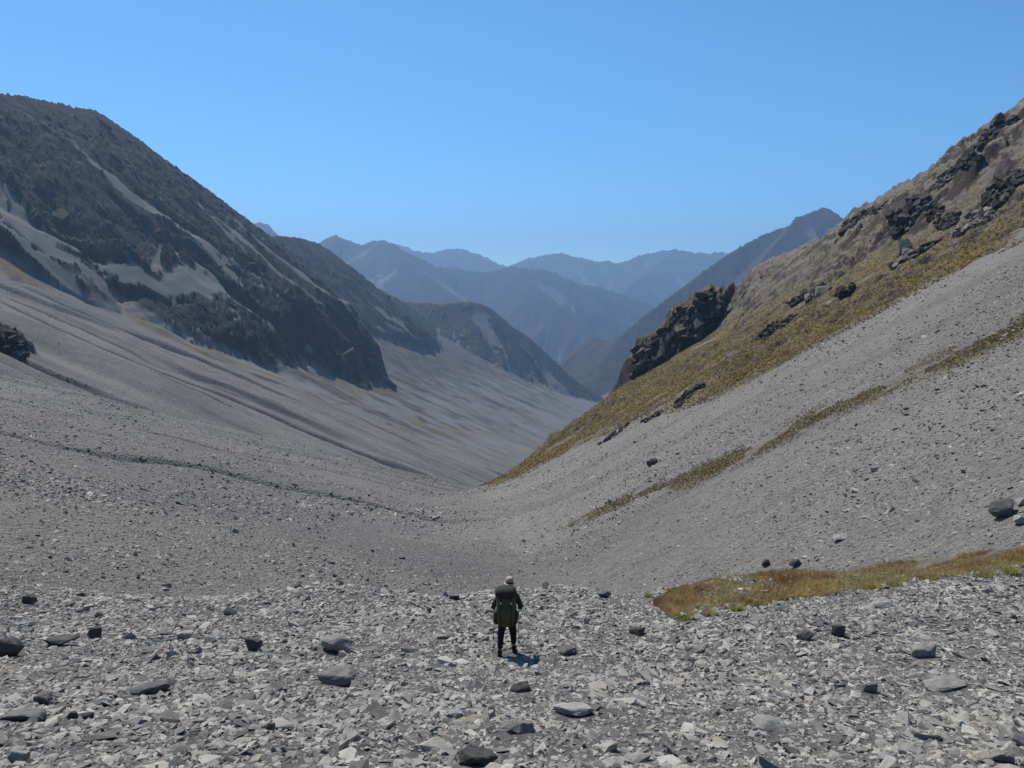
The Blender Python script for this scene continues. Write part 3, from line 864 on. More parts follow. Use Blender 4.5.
# the 258 that show largest are stones of their own, the rest one cover of rubble
proj = np.where(vis & (yc1 > 8.8), size1 / yc1, 0)
order = np.argsort(-proj)
own = order[:258]
rest = np.ones(len(x1), bool); rest[own] = False
rock0 = bpy.data.objects.new('loose_rock', ROCK_ME[0])
for n_, i_ in enumerate(own):
    o = rock0.copy(); COL.objects.link(o)
    o.data = ROCK_ME[n_ % len(ROCK_ME)]
    s_ = size1[i_]
    o.scale = (s_ * random.uniform(.9, 1.3), s_ * random.uniform(.7, 1.1), s_ * random.uniform(.6, 1.05))
    o.location = (x1[i_], y1[i_], z1_[i_] + s_ * 0.03)
    o.rotation_euler = (random.gauss(-0.15, .22), random.gauss(0, .22), random.uniform(0, 2 * PI))
    tag(o, 'grey angular slab lying loose among the foreground scree', 'stone', 'loose slabs of the foreground scree')
bpy.data.objects.remove(rock0)
def tones(n):
    return np.clip(rg.beta(2.2, 2.0, n), 0, 1)
pos1 = np.stack([x1, y1, z1_ + size1 * rg.uniform(-0.06, 0.08, len(x1))], 1)[rest]
o = build_stones('scree_rubble', pos1, size1[rest], tones(rest.sum()), 0.46, rg, M_STONES)
tag(o, 'broken grey shale slabs covering the foreground bank', 'rubble', kind='stuff')
k2 = clear(x2, y2)
pos2 = np.stack([x2, y2, z2_ + size2 * rg.uniform(-0.12, 0.06, len(x2))], 1)
pos2 = np.concatenate([pos2[k2], np.stack([bx, by, bz], 1)]); siz2 = np.concatenate([size2[k2], bs])
o = build_stones('scree_gravel', pos2, siz2, np.clip(rg.normal(0.34, 0.27, len(pos2)) + 0.12 * sstep(70, 30, np.hypot(pos2[:, 0], pos2[:, 1])), 0, 0.97), 0.52, rg, M_STONES)
tag(o, 'small grey stones scattered over the fans and the right hand scree', 'gravel', kind='stuff')
# ------------------------------------------------------------------ crags: jointed blocks standing out of the hillside
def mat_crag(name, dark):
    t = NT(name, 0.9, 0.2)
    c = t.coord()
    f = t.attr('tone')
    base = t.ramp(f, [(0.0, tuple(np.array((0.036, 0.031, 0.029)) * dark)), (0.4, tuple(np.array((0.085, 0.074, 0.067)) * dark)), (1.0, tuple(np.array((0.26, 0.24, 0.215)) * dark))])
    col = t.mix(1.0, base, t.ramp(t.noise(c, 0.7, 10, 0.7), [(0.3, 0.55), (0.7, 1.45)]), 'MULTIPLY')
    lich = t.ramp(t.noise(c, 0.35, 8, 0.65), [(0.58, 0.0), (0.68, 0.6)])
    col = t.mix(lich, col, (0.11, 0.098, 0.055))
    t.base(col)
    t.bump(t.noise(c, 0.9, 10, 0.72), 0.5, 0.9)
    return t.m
M_CRAG = mat_crag('crag_rock', 1.0)
BLK = [hull_stone(700 + k, random.Random(k + 50).uniform(0.55, 1.0), random.Random(k + 90).choice([10, 12, 14])) for k in range(24)]
def crag(name, pix, sizes, label, seed, pale=0.35, stand=0.15, ymin=60.0, ymax=700.0):
    rq = np.random.default_rng(seed)
    g = np.array(ground_at_pixel(pix, ymin, ymax, 420))
    med = np.median(g[:, 1]); ok = np.abs(g[:, 1] - med) < 0.35 * med
    g, sizes = g[ok], np.asarray(sizes)[ok]
    sz = sizes * g[:, 1] / F_PX
    # keep the blocks that hang together as one outcrop
    par = list(range(len(g)))
    def root_(i):
        while par[i] != i: i = par[i]
        return i
    for i in range(len(g)):
        for j in np.nonzero(np.linalg.norm(g[i + 1:] - g[i], axis=1) < 0.47 * (sz[i + 1:] + sz[i]))[0]:
            par[root_(i)] = root_(i + 1 + int(j))
    rts = np.array([root_(i) for i in range(len(g))])
    vals, cnt = np.unique(rts, return_counts=True)
    kp = rts == vals[cnt.argmax()]
    g, sz = g[kp], sz[kp]
    o0 = g.mean(0)
    n = len(g)
    yaw = rq.normal(0.5, 0.35, n); tilt = rq.normal(0.55, 0.2, n)
    V, T, A = [], [], []; off = 0
    for i in range(n):
        pv, pt = BLK[rq.integers(len(BLK))]
        M = np.array((Matrix.Rotation(yaw[i], 3, 'Z') @ Matrix.Rotation(-tilt[i], 3, 'Y') @ Matrix.Rotation(rq.normal(0, .25), 3, 'X')))
        loc = pv * np.array([rq.uniform(.8, 1.3), rq.uniform(.6, 1.0), rq.uniform(.6, 1.1)]) * sz[i] * 0.5
        V.append(loc @ M.T + g[i] + np.array([0, 0, stand * sz[i]]) - o0); T.append(pt + off); off += len(pv)
        A.append(np.full(len(pv), np.clip(rq.normal(pale, 0.2), 0, 1)))
    me = np_mesh(name, np.concatenate(V), tris=np.concatenate(T), smooth=False)
    attr(me, 'tone', np.concatenate(A))
    o = link(name, me, M_CRAG); o.location = o0
    tag(o, label, 'crag', 'crags of the right hand hillside')
    return o
def blob(u, v, w, h, n, seed, ang=-35):
    rq = np.random.default_rng(seed)
    a = rq.random(n) * 2 * PI; r_ = rq.random(n) ** .5
    x, y = np.cos(a) * r_ * w / 2, np.sin(a) * r_ * h / 2
    c, s = math.cos(math.radians(ang)), math.sin(math.radians(ang))
    return [(u + px * c - py * s, v + px * s + py * c) for px, py in zip(x, y)]
CRAGS = [
    (908, 217, 46, 26, 40, 0.16, 'big dark crag with a shaded face under the skyline of the right hillside'),
    (933, 214, 18, 20, 16, 0.15, 'narrow dark crag immediately right of the big shaded crag under the skyline'),
    (1006, 192, 46, 26, 40, 0.20, 'dark jagged crag at the right edge above the pale slabby one'),
    (976, 229, 52, 24, 40, 0.75, 'pale grey slabby crag at the top of the right hand scree'),
    (948, 222, 24, 14, 16, 0.2, 'small dark crag between the pale slabby one and the big shaded one'),
    (904, 262, 26, 22, 20, 0.55, 'grey blocky crag at the scree edge, lower left of the pale slabby one'),
    (927, 251, 32, 12, 20, 0.2, 'low dark crag joining the grey blocky one to the pale slabby one'),
    (843, 288, 24, 20, 18, 0.15, 'dark knob of rock halfway down the edge between grass and scree'),
    (820, 298, 30, 20, 22, 0.6, 'grey rock slabs just left of the dark knob at the scree edge'),
    (797, 301, 20, 18, 14, 0.12, 'small dark rock in golden grass left of the grey slabs'),
    (775, 329, 56, 11, 26, 0.2, 'long low band of dark rock where golden grass meets the scree'),
    (858, 222, 40, 18, 28, 0.2, 'dark rock knoll on the skyline where the hillside hides the far peak'),
    (882, 204, 30, 14, 20, 0.3, 'broken rock on the skyline between the knoll and the big shaded crag'),
    (945, 178, 34, 13, 22, 0.45, 'greyish rock rib below the upper right skyline'),
    (998, 132, 50, 17, 34, 0.16, 'dark skyline crag near the top right corner'),
    (972, 158, 24, 12, 14, 0.3, 'little crag on the slope beneath the dark skyline crag'),
    (690, 397, 38, 12, 22, 0.15, 'dark rock band in the grass below the cliff, nearest the scree'),
    (652, 414, 26, 12, 16, 0.18, 'dark rock in the grass directly below the left end of the cliff'),
    (612, 432, 42, 13, 24, 0.15, 'dark rocks low on the grassy shoulder near the valley floor'),
]
for k, (u, v, w_, h_, n_, pale, lab) in enumerate(CRAGS):
    pix = blob(u, v, w_, h_, n_ * 6, 1100 + k)
    szs = np.exp(np.random.default_rng(1200 + k).normal(math.log(0.30 * min(h_ * 1.3, w_)), 0.35, len(pix)))
    crag('crag', pix, szs, lab, 1300 + k, pale, -0.04 if 'skyline' in lab and 'under' not in lab else (0.12 if h_ < 15 else 0.22))
poly = [(630, 387), (634, 358), (642, 342), (656, 333), (672, 313), (690, 300), (712, 291), (727, 293), (722, 312), (708, 334), (694, 350), (676, 374), (652, 386)]
rq = np.random.default_rng(77)
pix = []
while len(pix) < 230:
    q_ = (rq.uniform(628, 730), rq.uniform(288, 388)); ins = False
    for (ax, ay), (bx_, by_) in zip(poly, poly[1:] + poly[:1]):
        if (ay > q_[1]) != (by_ > q_[1]) and q_[0] < (bx_ - ax) * (q_[1] - ay) / (by_ - ay) + ax: ins = not ins
    if ins: pix.append(q_)
o = crag('cliff', pix, np.exp(rq.normal(math.log(10.5), 0.40, len(pix))), 'dark broken cliff ending the grassy ridge at the left', 78, 0.18, 0.10, 150, 600)
o['category'] = 'cliff'
pix = blob(6, 356, 40, 50, 70, 1500, 40)
o = crag('crag', pix, np.exp(rq.normal(math.log(9.0), 0.4, len(pix))), 'dark rock outcrop cut by the left edge, among the pale scree fans', 1501, 0.1, 0.15)
del o['group']

# broken rock ribs of the left hand mountains: angular blocks lying along the fall of the slope
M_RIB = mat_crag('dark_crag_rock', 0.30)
cand = np.nonzero((cid >= 5) & (cid <= 7) & (rock > 0.75) & (np.abs(AZ.ravel()) < math.radians(40)) & (rdist < 3600) & (INF['qrid'] > 22))[0]
rq = np.random.default_rng(88)
cand = rq.choice(cand, 26000, replace=False)
gx_ = (dzr.ravel(), dza.ravel())
for nm, cc in (('mountain_ribs', 5), ('mountain_ridge_ribs', 6), ('mountain_spur_ribs', 7)):
    ix = cand[cid[cand] == cc]
    azv = AZ.ravel()[ix]
    dr_, da_ = gx_[0][ix], gx_[1][ix]
    ddx = -(dr_ * np.sin(azv) + da_ * np.cos(azv)); ddy = -(dr_ * np.cos(azv) - da_ * np.sin(azv))
    sl_ = np.hypot(ddx, ddy) + 1e-6
    yaw = np.arctan2(ddy, ddx) + rq.normal(0, 0.35, len(ix)); pit = np.arctan(np.minimum(sl_, 1.2)) + rq.normal(0, 0.14, len(ix))
    sz = np.exp(rq.normal(math.log(0.0040), 0.55, len(ix))) * rdist[ix]
    V, T, A = [], [], []; off = 0
    pidx = rq.integers(0, len(BLK), len(ix))
    cy_, sy_, cp_, sp_ = np.cos(yaw), np.sin(yaw), np.cos(pit), np.sin(pit)
    Rm = np.zeros((len(ix), 3, 3))
    Rm[:, 0, 0] = cy_ * cp_; Rm[:, 0, 1] = -sy_; Rm[:, 0, 2] = cy_ * sp_
    Rm[:, 1, 0] = sy_ * cp_; Rm[:, 1, 1] = cy_; Rm[:, 1, 2] = sy_ * sp_
    Rm[:, 2, 0] = -sp_; Rm[:, 2, 2] = cp_
    for k, (pv, pt) in enumerate(BLK):
        q_ = np.nonzero(pidx == k)[0]
        if not len(q_): continue
        sc_ = np.stack([rq.uniform(1.0, 2.2, len(q_)), rq.uniform(.5, .9, len(q_)), rq.uniform(.3, .55, len(q_))], 1)
        loc = pv[None] * sc_[:, None, :] * (sz[q_] * 0.5)[:, None, None]
        cen = verts[ix[q_]] + np.stack([np.zeros(len(q_))] * 2 + [-0.10 * sz[q_]], 1)
        V.append((np.einsum('nij,nvj->nvi', Rm[q_], loc) + cen[:, None, :]).reshape(-1, 3))
        T.append((pt[None] + (off + np.arange(len(q_)) * len(pv))[:, None, None]).reshape(-1, 3)); off += len(q_) * len(pv)
        A.append(np.repeat(np.clip(rq.normal(0.38, 0.2, len(q_)), 0, 1), len(pv)))
    me = np_mesh(nm, np.concatenate(V), tris=np.concatenate(T), smooth=False)
    attr(me, 'tone', np.concatenate(A))
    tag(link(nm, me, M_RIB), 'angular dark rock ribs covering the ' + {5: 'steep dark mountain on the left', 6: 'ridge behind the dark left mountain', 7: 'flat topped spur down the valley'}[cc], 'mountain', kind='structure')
# ------------------------------------------------------------------ grass
def mat_grass(name, stops):
    t = NT(name, 0.8, 0.15)
    f = t.attr('tone')
    t.base(t.ramp(f, stops))
    t.b.inputs['Subsurface Weight'].default_value = 0.0
    tr = t.node('ShaderNodeBsdfTranslucent'); mx = t.node('ShaderNodeMixShader'); mx.inputs[0].default_value = 0.35
    t.l(t.ramp(f, stops), tr.inputs['Color'])
    t.l(t.b.outputs[0], mx.inputs[1]); t.l(tr.outputs[0], mx.inputs[2])
    t.l(mx.outputs[0], t.n['Material Output'].inputs['Surface'])
    return t.m
M_GRASS = mat_grass('dry_grass', [(0.0, (0.19, 0.115, 0.052)), (0.35, (0.36, 0.235, 0.105)), (0.6, (0.50, 0.37, 0.175)), (0.8, (0.46, 0.40, 0.165)), (1.0, (0.24, 0.255, 0.10))])

def grass_mesh(name, pos, h, tone, nb, rg, width=0.07, lean=0.5):
    """tufts of bent, tapering blades"""
    n = len(pos); B = n * nb
    p = np.repeat(pos, nb, 0); hh = np.repeat(h, nb) * rg.uniform(0.55, 1.15, B)
    tn = np.clip(np.repeat(tone, nb) + rg.normal(0, 0.07, B), 0, 1)
    ang = rg.random(B) * 2 * PI
    off = rg.random(B) ** 0.5 * np.repeat(h, nb) * 0.42
    base = p + np.stack([np.cos(ang) * off, np.sin(ang) * off, -0.04 * hh], 1)
    ln = rg.uniform(0.15, lean * 1.6, B) * hh
    dirv = np.stack([np.cos(ang + rg.normal(0, .6, B)), np.sin(ang + rg.normal(0, .6, B))], 1)
    side = np.stack([-dirv[:, 1], dirv[:, 0]], 1)
    wd = hh * width * rg.uniform(.6, 1.2, B)
    def pt(f, l, s):
        q = base.copy(); q[:, :2] += dirv * (ln * l)[:, None] + side * (wd * s)[:, None]; q[:, 2] += hh * f
        return q
    V = np.stack([pt(0, 0, -.5), pt(0, 0, .5), pt(.6, .35, -.38), pt(.6, .35, .38), pt(1.0, 1.0, 0)], 1).reshape(-1, 3)
    k = (np.arange(B) * 5)[:, None]
    T = np.concatenate([k + np.array([[0, 1, 3]]), k + np.array([[0, 3, 2]]), k + np.array([[2, 3, 4]])])
    me = np_mesh(name, V, tris=T, smooth=True)
    attr(me, 'tone', np.repeat(tn, 5))
    return me

# the brown strip behind the lip of the bank
ng = 20000
tpos = rg.random(ng) * (len(up_) - 1); ki = tpos.astype(int); kf = (tpos - ki)[:, None]
A_ = gu_[ki] * (1 - kf) + gu_[ki + 1] * kf; B_ = gl_[ki] * (1 - kf) + gl_[ki + 1] * kf
w_ = np.where(rg.random(ng) < 0.55, rg.random(ng), rg.beta(0.7, 0.7, ng))
cap = 1.0
gp_ = B_ + (A_ - B_) * cap * w_[:, None]
edge = np.minimum(w_, 1 - w_) * 2
gn_ = fbm(gp_[:, 0], gp_[:, 1], 2.2, 4, 701, 0.6)
endf = sstep(-0.02, 0.22, tpos / (len(up_) - 1) + 0.05 * gn_)
km = (edge + 0.45 * gn_ > -0.02 + 0.85 * (1 - endf))
gp_, gn_, w_ = gp_[km], gn_[km], w_[km]
gp_[:, 2] = terrain(gp_[:, 0], gp_[:, 1])[0]
gt = np.clip(0.44 + 0.25 * fbm(gp_[:, 0], gp_[:, 1], 1.6, 3, 703) + 0.34 * sstep(0.30, 0.02, w_ + 0.35 * gn_), 0, 1)
kk = clear(gp_[:, 0], gp_[:, 1])
gp_, gt, gn_ = gp_[kk], gt[kk], gn_[kk]
gh = rg.uniform(0.07, 0.17, len(gp_)) * (1 + 0.4 * gn_)
o = link('dry_grass', grass_mesh('dry_grass', gp_, gh, gt, 11, rg, 0.10), M_GRASS)
tag(o, 'strip of dry brown grass along the edge of the bank on the right', 'grass', kind='stuff')

TUFTS = [(736, 611, 20, .86, 'yellowish tussock at the lower edge of the brown grass strip'), (707, 616, 16, .80, 'straw coloured tussock near the left end of the brown grass strip'),
         (684, 622, 20, .97, 'greenest tussock at the left tip of the brown grass strip'), (870, 588, 26, .80, 'wide yellow tussock beside the pale block at the grass edge'),
         (896, 587, 14, .84, 'small yellow tussock right of the wide yellow one by the pale block'), (985, 577, 22, .90, 'yellow green tussock at the front of the grass near the right edge'),
         (1012, 574, 18, .86, 'yellow green tussock nearest the right edge of the photo'), (648, 598, 9, .95, 'tiny green tuft alone among stones left of the grass strip'),
         (760, 606, 12, .93, 'small green tussock between the grass strip and the stones')]
for (u, v, wp, tn, lab), g in zip(TUFTS, ground_at_pixel([(q[0], q[1]) for q in TUFTS])):
    R_ = wp / F_PX * g[1] * 0.5
    m_ = 26
    a_ = rg.random(m_) * 2 * PI; r_ = rg.random(m_) ** .5 * R_ * .75
    loc = np.stack([np.cos(a_) * r_, np.sin(a_) * r_, np.zeros(m_)], 1)
    loc[:, 2] = terrain(loc[:, 0] + g[0], loc[:, 1] + g[1])[0] - g[2]
    o = link('grass_tussock', grass_mesh('grass_tussock', loc, rg.uniform(.75, 1.1, m_) * min(R_ * 0.9, .22), np.full(m_, tn), 18, rg, 0.09), M_GRASS)
    o.location = g
    tag(o, lab, 'tussock', 'tussocks along the grass strip')

# tufts of the streak across the scree and of the grassy shoulder
ns = 13000
t_ = rg.random(ns) ** 1.0 * (len(SG) - 1); ki = np.minimum(t_.astype(int), len(SG) - 2); kf = (t_ - ki)[:, None]
sp = SG[ki] * (1 - kf) + SG[ki + 1] * kf
wS_ = 2.6 + 0.060 * np.linalg.norm(sp[:, :2] - SG[0, :2], axis=1)
sp[:, :2] += rg.normal(0, 1, (ns, 2)) * wS_[:, None] * 0.6
sn = fbm(sp[:, 0], sp[:, 1], 5.0, 4, 311, 0.6)
sp = sp[sn > -0.30]
ng2 = 90000
th = np.radians(rg.uniform(-6, 37, ng2)); rad = np.exp(rg.uniform(math.log(100), math.log(420), ng2))
qx, qy = np.sin(th) * rad, np.cos(th) * rad
_, iq = terrain(qx, qy)
cover = (iq['cid'] == 1) & iq['beyond'] & ~iq['back'] & (iq['w'] > 0.02)
gq = fbm(qx, qy, 22.0, 4, 305, 0.6)
upq = sstep(68, 140, qx + 25 * gq)
cover &= (rg.random(ng2) < 0.95 - 0.85 * upq) & (iq['outc'] < 0.3) & (gq + 0.6 - 0.5 * upq > 0)
ep = np.stack([qx[cover], qy[cover], np.zeros(cover.sum())], 1)
ap_ = np.concatenate([sp, ep])
ap_[:, 2] = terrain(ap_[:, 0], ap_[:, 1])[0]
rr_ = np.hypot(ap_[:, 0], ap_[:, 1])
ah = rg.uniform(0.10, 0.26, len(ap_)) * np.where(np.arange(len(ap_)) < len(sp), 0.75, 1.3) * (0.6 + rr_ / 260)
M_GRASS2 = mat_grass('tussock_grass', [(0.0, (0.075, 0.062, 0.026)), (0.35, (0.130, 0.102, 0.040)), (0.65, (0.195, 0.145, 0.056)), (1.0, (0.24, 0.185, 0.075))])
at_ = np.clip(0.55 + 0.30 * fbm(ap_[:, 0], ap_[:, 1], 26, 4, 707, .6) + rg.normal(0, .08, len(ap_)), 0, 1)
at_[:len(sp)] = np.clip(at_[:len(sp)] - 0.12, 0, 1)
o = link('alpine_tussock', grass_mesh('alpine_tussock', ap_, ah, at_, 7, rg, 0.22, 0.6), M_GRASS2)
tag(o, 'olive and golden tussock over the hillside and in a streak across its scree', 'grass', kind='stuff')
# ------------------------------------------------------------------ the walker
def simple_mat(name, col, rough=0.8, scale=60.0, amt=0.25, bump=0.004):
    t = NT(name, rough, 0.2)
    c = t.coord()
    n1 = t.noise(c, scale, 4, 0.6)
    t.base(t.mix(1.0, col, t.ramp(n1, [(0.25, 1 - amt), (0.75, 1 + amt)]), 'MULTIPLY'))
    t.bump(t.noise(c, scale * 0.4, 4, 0.6), bump, 0.7)
    return t.m
M_SKIN = simple_mat('skin', (0.42, 0.25, 0.18), 0.6)
M_HAIR = simple_mat('hair', (0.05, 0.035, 0.025), 0.6)
M_JACKET = simple_mat('jacket_cloth', (0.040, 0.048, 0.032), 0.85, 18)
M_TROUS = simple_mat('trouser_cloth', (0.014, 0.014, 0.016), 0.85, 18)
M_BOOT = simple_mat('boot_leather', (0.022, 0.018, 0.016), 0.6)
M_SOLE = simple_mat('boot_rubber', (0.012, 0.012, 0.012), 0.8)
M_HAT = simple_mat('hat_cloth', (0.36, 0.33, 0.27), 0.85)
M_BAND = simple_mat('hat_band', (0.03, 0.03, 0.03), 0.8)
M_PACK = simple_mat('pack_canvas', (0.078, 0.086, 0.046), 0.8, 22)
M_PACK2 = simple_mat('pack_lid_canvas', (0.030, 0.035, 0.024), 0.8, 22)
M_STRAP = simple_mat('webbing', (0.012, 0.012, 0.012), 0.8)
M_METAL = simple_mat('pole_metal', (0.10, 0.10, 0.11), 0.35); M_METAL.node_tree.nodes['Principled BSDF'].inputs['Metallic'].default_value = 0.8
M_BUCKLE = simple_mat('buckle', (0.45, 0.45, 0.44), 0.4)

def skinned(name, joints, bones, mat=None, parent=None, level=2, root=0, extra=None):
    me = bpy.data.meshes.new(name)
    names = list(joints); idx = {k: i for i, k in enumerate(names)}
    me.from_pydata([joints[k][0] for k in names], [(idx[a], idx[b]) for a, b in bones], [])
    tmp = bpy.data.objects.new(name, me); COL.objects.link(tmp)
    sk = tmp.modifiers.new('skin', 'SKIN')
    if not me.skin_vertices: me.skin_vertices.new(name='')
    for i, k in enumerate(names):
        r_ = joints[k][1]
        me.skin_vertices[0].data[i].radius = (r_, r_) if not isinstance(r_, tuple) else r_
        me.skin_vertices[0].data[i].use_root = (i == root)
    sk.use_smooth_shade = True
    ss = tmp.modifiers.new('sub', 'SUBSURF'); ss.levels = level; ss.render_levels = level
    bpy.context.view_layer.update()
    dg = bpy.context.evaluated_depsgraph_get()
    out = bpy.data.meshes.new_from_object(tmp.evaluated_get(dg))
    bpy.data.objects.remove(tmp); bpy.data.meshes.remove(me)
    if extra:
        bm = bmesh.new(); bm.from_mesh(out)
        for e in extra: bm.from_mesh(e)
        bm.to_mesh(out); bm.free()
    for p_ in out.polygons: p_.use_smooth = True
    out.materials.clear()
    out.name = name
    if mat is None: return out
    return link(name, out, mat, parent)

def tube(pts, radii, seg=8, caps=True):
    me = bpy.data.meshes.new('tube'); bm = bmesh.new(); rings = []
    P3 = [Vector(p) for p in pts]
    for i, p in enumerate(P3):
        d = (P3[min(i + 1, len(P3) - 1)] - P3[max(i - 1, 0)]).normalized()
        q = d.to_track_quat('Z', 'Y')
        rings.append([bm.verts.new(p + q @ Vector((math.cos(a) * radii[i], math.sin(a) * radii[i], 0))) for a in [2 * PI * k / seg for k in range(seg)]])
    for a, b in zip(rings, rings[1:]):
        for k in range(seg): bm.faces.new((a[k], a[(k + 1) % seg], b[(k + 1) % seg], b[k]))
    if caps:
        bm.faces.new(rings[0][::-1]); bm.faces.new(rings[-1])
    for f in bm.faces: f.smooth = True
    bm.to_mesh(me); bm.free()
    return me

def loft(name, sections, mat, parent, seg=24, power=3.2, noise_amt=0.0):
    """rounded box body: sections are (z, cx, cy, half width, half depth)"""
    bm = bmesh.new(); rings = []
    for (z, cx_, cy_, hw, hd) in sections:
        ring = []
        for k in range(seg):
            a = 2 * PI * k / seg
            c, s = math.cos(a), math.sin(a)
            e = 2.0 / power
            p = Vector((cx_ + hw * math.copysign(abs(c) ** e, c), cy_ + hd * math.copysign(abs(s) ** e, s), z))
            if noise_amt: p += Vector((mnoise.noise(p * 9.0), mnoise.noise(p * 9.0 + Vector((5, 5, 5))), 0)) * noise_amt
            ring.append(bm.verts.new(p))
        rings.append(ring)
    for a, b in zip(rings, rings[1:]):
        for k in range(seg): bm.faces.new((a[k], a[(k + 1) % seg], b[(k + 1) % seg], b[k]))
    bm.faces.new(rings[0][::-1]); bm.faces.new(rings[-1])
    for f in bm.faces: f.smooth = True
    me = bpy.data.meshes.new(name); bm.to_mesh(me); bm.free()
    return link(name, me, mat, parent)

WX, WY, WZ = WALK
def gz(dx, dy): return z_at(WX + dx, WY + dy) - WZ + 0.02
FL, FR = (-0.14, -0.10), (0.18, 0.10)
zl, zrt = gz(*FL), gz(*FR)
J = {'hips': ((0.02, 0.02, 0.93), (.155, .115)), 'waist': ((0.03, 0.04, 1.10), (.140, .105)), 'chest': ((0.05, 0.07, 1.34), (.165, .115)),
     'neck': ((0.07, 0.10, 1.52), .055), 'headbase': ((0.08, 0.12, 1.60), .062),
     'shl': ((-0.15, 0.07, 1.42), .065), 'ell': ((-0.29, 0.09, 1.16), .048), 'wrl': ((-0.285, 0.28, 1.02), .030), 'pal': ((-0.285, 0.35, 1.01), (.020, .040)),
     'shr': ((0.24, 0.07, 1.41), .065), 'elr': ((0.355, 0.04, 1.16), .048), 'wrr': ((0.30, 0.25, 1.06), .030), 'par': ((0.29, 0.32, 1.05), (.020, .040)),
     'thl': ((-0.06, 0.01, 0.84), .098), 'knl': ((-0.12, 0.05, 0.49 + zl * .5), .062), 'anl': ((FL[0], FL[1] - .03, 0.10 + zl), .042), 'tol': ((FL[0] - .02, FL[1] + .14, 0.045 + zl), .035),
     'thr': ((0.12, 0.03, 0.84), .098), 'knr': ((0.17, 0.10, 0.49 + zrt * .5), .062), 'anr': ((FR[0], FR[1] - .03, 0.10 + zrt), .042), 'tor': ((FR[0] + .03, FR[1] + .14, 0.045 + zrt), .035)}
BON = [('hips', 'waist'), ('waist', 'chest'), ('chest', 'neck'), ('neck', 'headbase'), ('chest', 'shl'), ('shl', 'ell'), ('ell', 'wrl'), ('wrl', 'pal'),
       ('chest', 'shr'), ('shr', 'elr'), ('elr', 'wrr'), ('wrr', 'par'), ('hips', 'thl'), ('thl', 'knl'), ('knl', 'anl'), ('anl', 'tol'), ('hips', 'thr'), ('thr', 'knr'), ('knr', 'anr'), ('anr', 'tor')]
# head with face, looking ahead and a little down
hb = bmesh.new()
bmesh.ops.create_uvsphere(hb, u_segments=28, v_segments=20, radius=1.0)
for q in hb.verts:
    x, y, z = q.co
    s_ = 0.075 * (1 - 0.22 * max(0, -z) ** 1.5)
    p = Vector((x * s_, y * 0.094 * (1 - .1 * max(0, -z)), z * 0.118))
    nose = math.exp(-((x / .16) ** 2 + ((z + .12) / .26) ** 2)) * (y > .3)
    p.y += 0.022 * nose
    for ex in (-.42, .42):
        p.y -= 0.010 * math.exp(-(((x - ex) / .2) ** 2 + ((z - .05) / .13) ** 2)) * (y > .3)
    p.y += 0.006 * math.exp(-((x / .3) ** 2 + ((z + .50) / .07) ** 2)) * (y > .3) + 0.008 * math.exp(-((x / .3) ** 2 + ((z + .85) / .2) ** 2)) * (y > 0)
    for ex in (-1, 1):
        p.x += ex * 0.016 * math.exp(-(((x - ex) / .25) ** 2 + ((y + .05) / .25) ** 2 + ((z + .02) / .28) ** 2))
    q.co = p + Vector((0.08, 0.135, 1.675))
for f in hb.faces: f.smooth = True
head_me = bpy.data.meshes.new('head'); hb.to_mesh(head_me); hb.free()
fingers = []
for side, (hx, hy, hz) in (('l', (-0.285, 0.36, 1.01)), ('r', (0.29, 0.33, 1.05))):
    sg_ = -1 if side == 'l' else 1
    for k in range(4):                                    # four fingers wrapped about the upright grip
        z_ = hz + 0.032 - 0.021 * k
        L_ = (1.0, 1.12, 1.04, 0.82)[k]
        fingers.append(tube([(hx + sg_ * .018, hy - .005, z_), (hx + sg_ * .024, hy + .030 * L_, z_ - .003), (hx + sg_ * .004, hy + .048 * L_, z_ - .005), (hx - sg_ * .018, hy + .036 * L_, z_ - .006)], [.0098, .0092, .0085, .0065]))
    fingers.append(tube([(hx - sg_ * .012, hy - .015, hz + .03), (hx - sg_ * .024, hy + .015, hz + .044), (hx - sg_ * .012, hy + .040, hz + .048)], [.012, .0105, .008]))

person = bpy.data.objects.new('person', None); COL.objects.link(person)
person.location = WALK
tag(person, 'walker in dark clothes and a pale brimmed hat, seen from behind on the scree', 'person')
body = skinned('body', J, BON, M_SKIN, person, 2, 0, [head_me] + fingers)
JJ = {k: (J[k][0], J[k][1]) for k in ('hips', 'waist', 'chest', 'shl', 'ell', 'shr', 'elr')}
JJ['hips'] = (Vector(J['hips'][0]) + Vector((0, 0, -.03)), (.185, .145)); JJ['waist'] = (J['waist'][0], (.165, .13)); JJ['chest'] = (J['chest'][0], (.19, .14))
JJ['neck'] = (Vector(J['neck'][0]) - Vector((0, 0.01, .05)), .075)
for s_ in 'lr':
    JJ['sh' + s_] = (J['sh' + s_][0], .086); JJ['el' + s_] = (J['el' + s_][0], .066); JJ['wr' + s_] = (J['wr' + s_][0], .045)
skinned('jacket', JJ, [b for b in BON if b[0] in JJ and b[1] in JJ], M_JACKET, person, 2, 0)
TJ = {'hips': (Vector(J['hips'][0]) + Vector((0, 0, .02)), (.18, .135))}
for s_ in 'lr':
    TJ['th' + s_] = (J['th' + s_][0], .122); TJ['kn' + s_] = (J['kn' + s_][0], .086)
    a_ = Vector(J['an' + s_][0]); TJ['an' + s_] = (a_ + Vector((0, 0, .08)), .066)
skinned('trousers', TJ, [b for b in BON if b[0] in TJ and b[1] in TJ], M_TROUS, person, 2, 0)
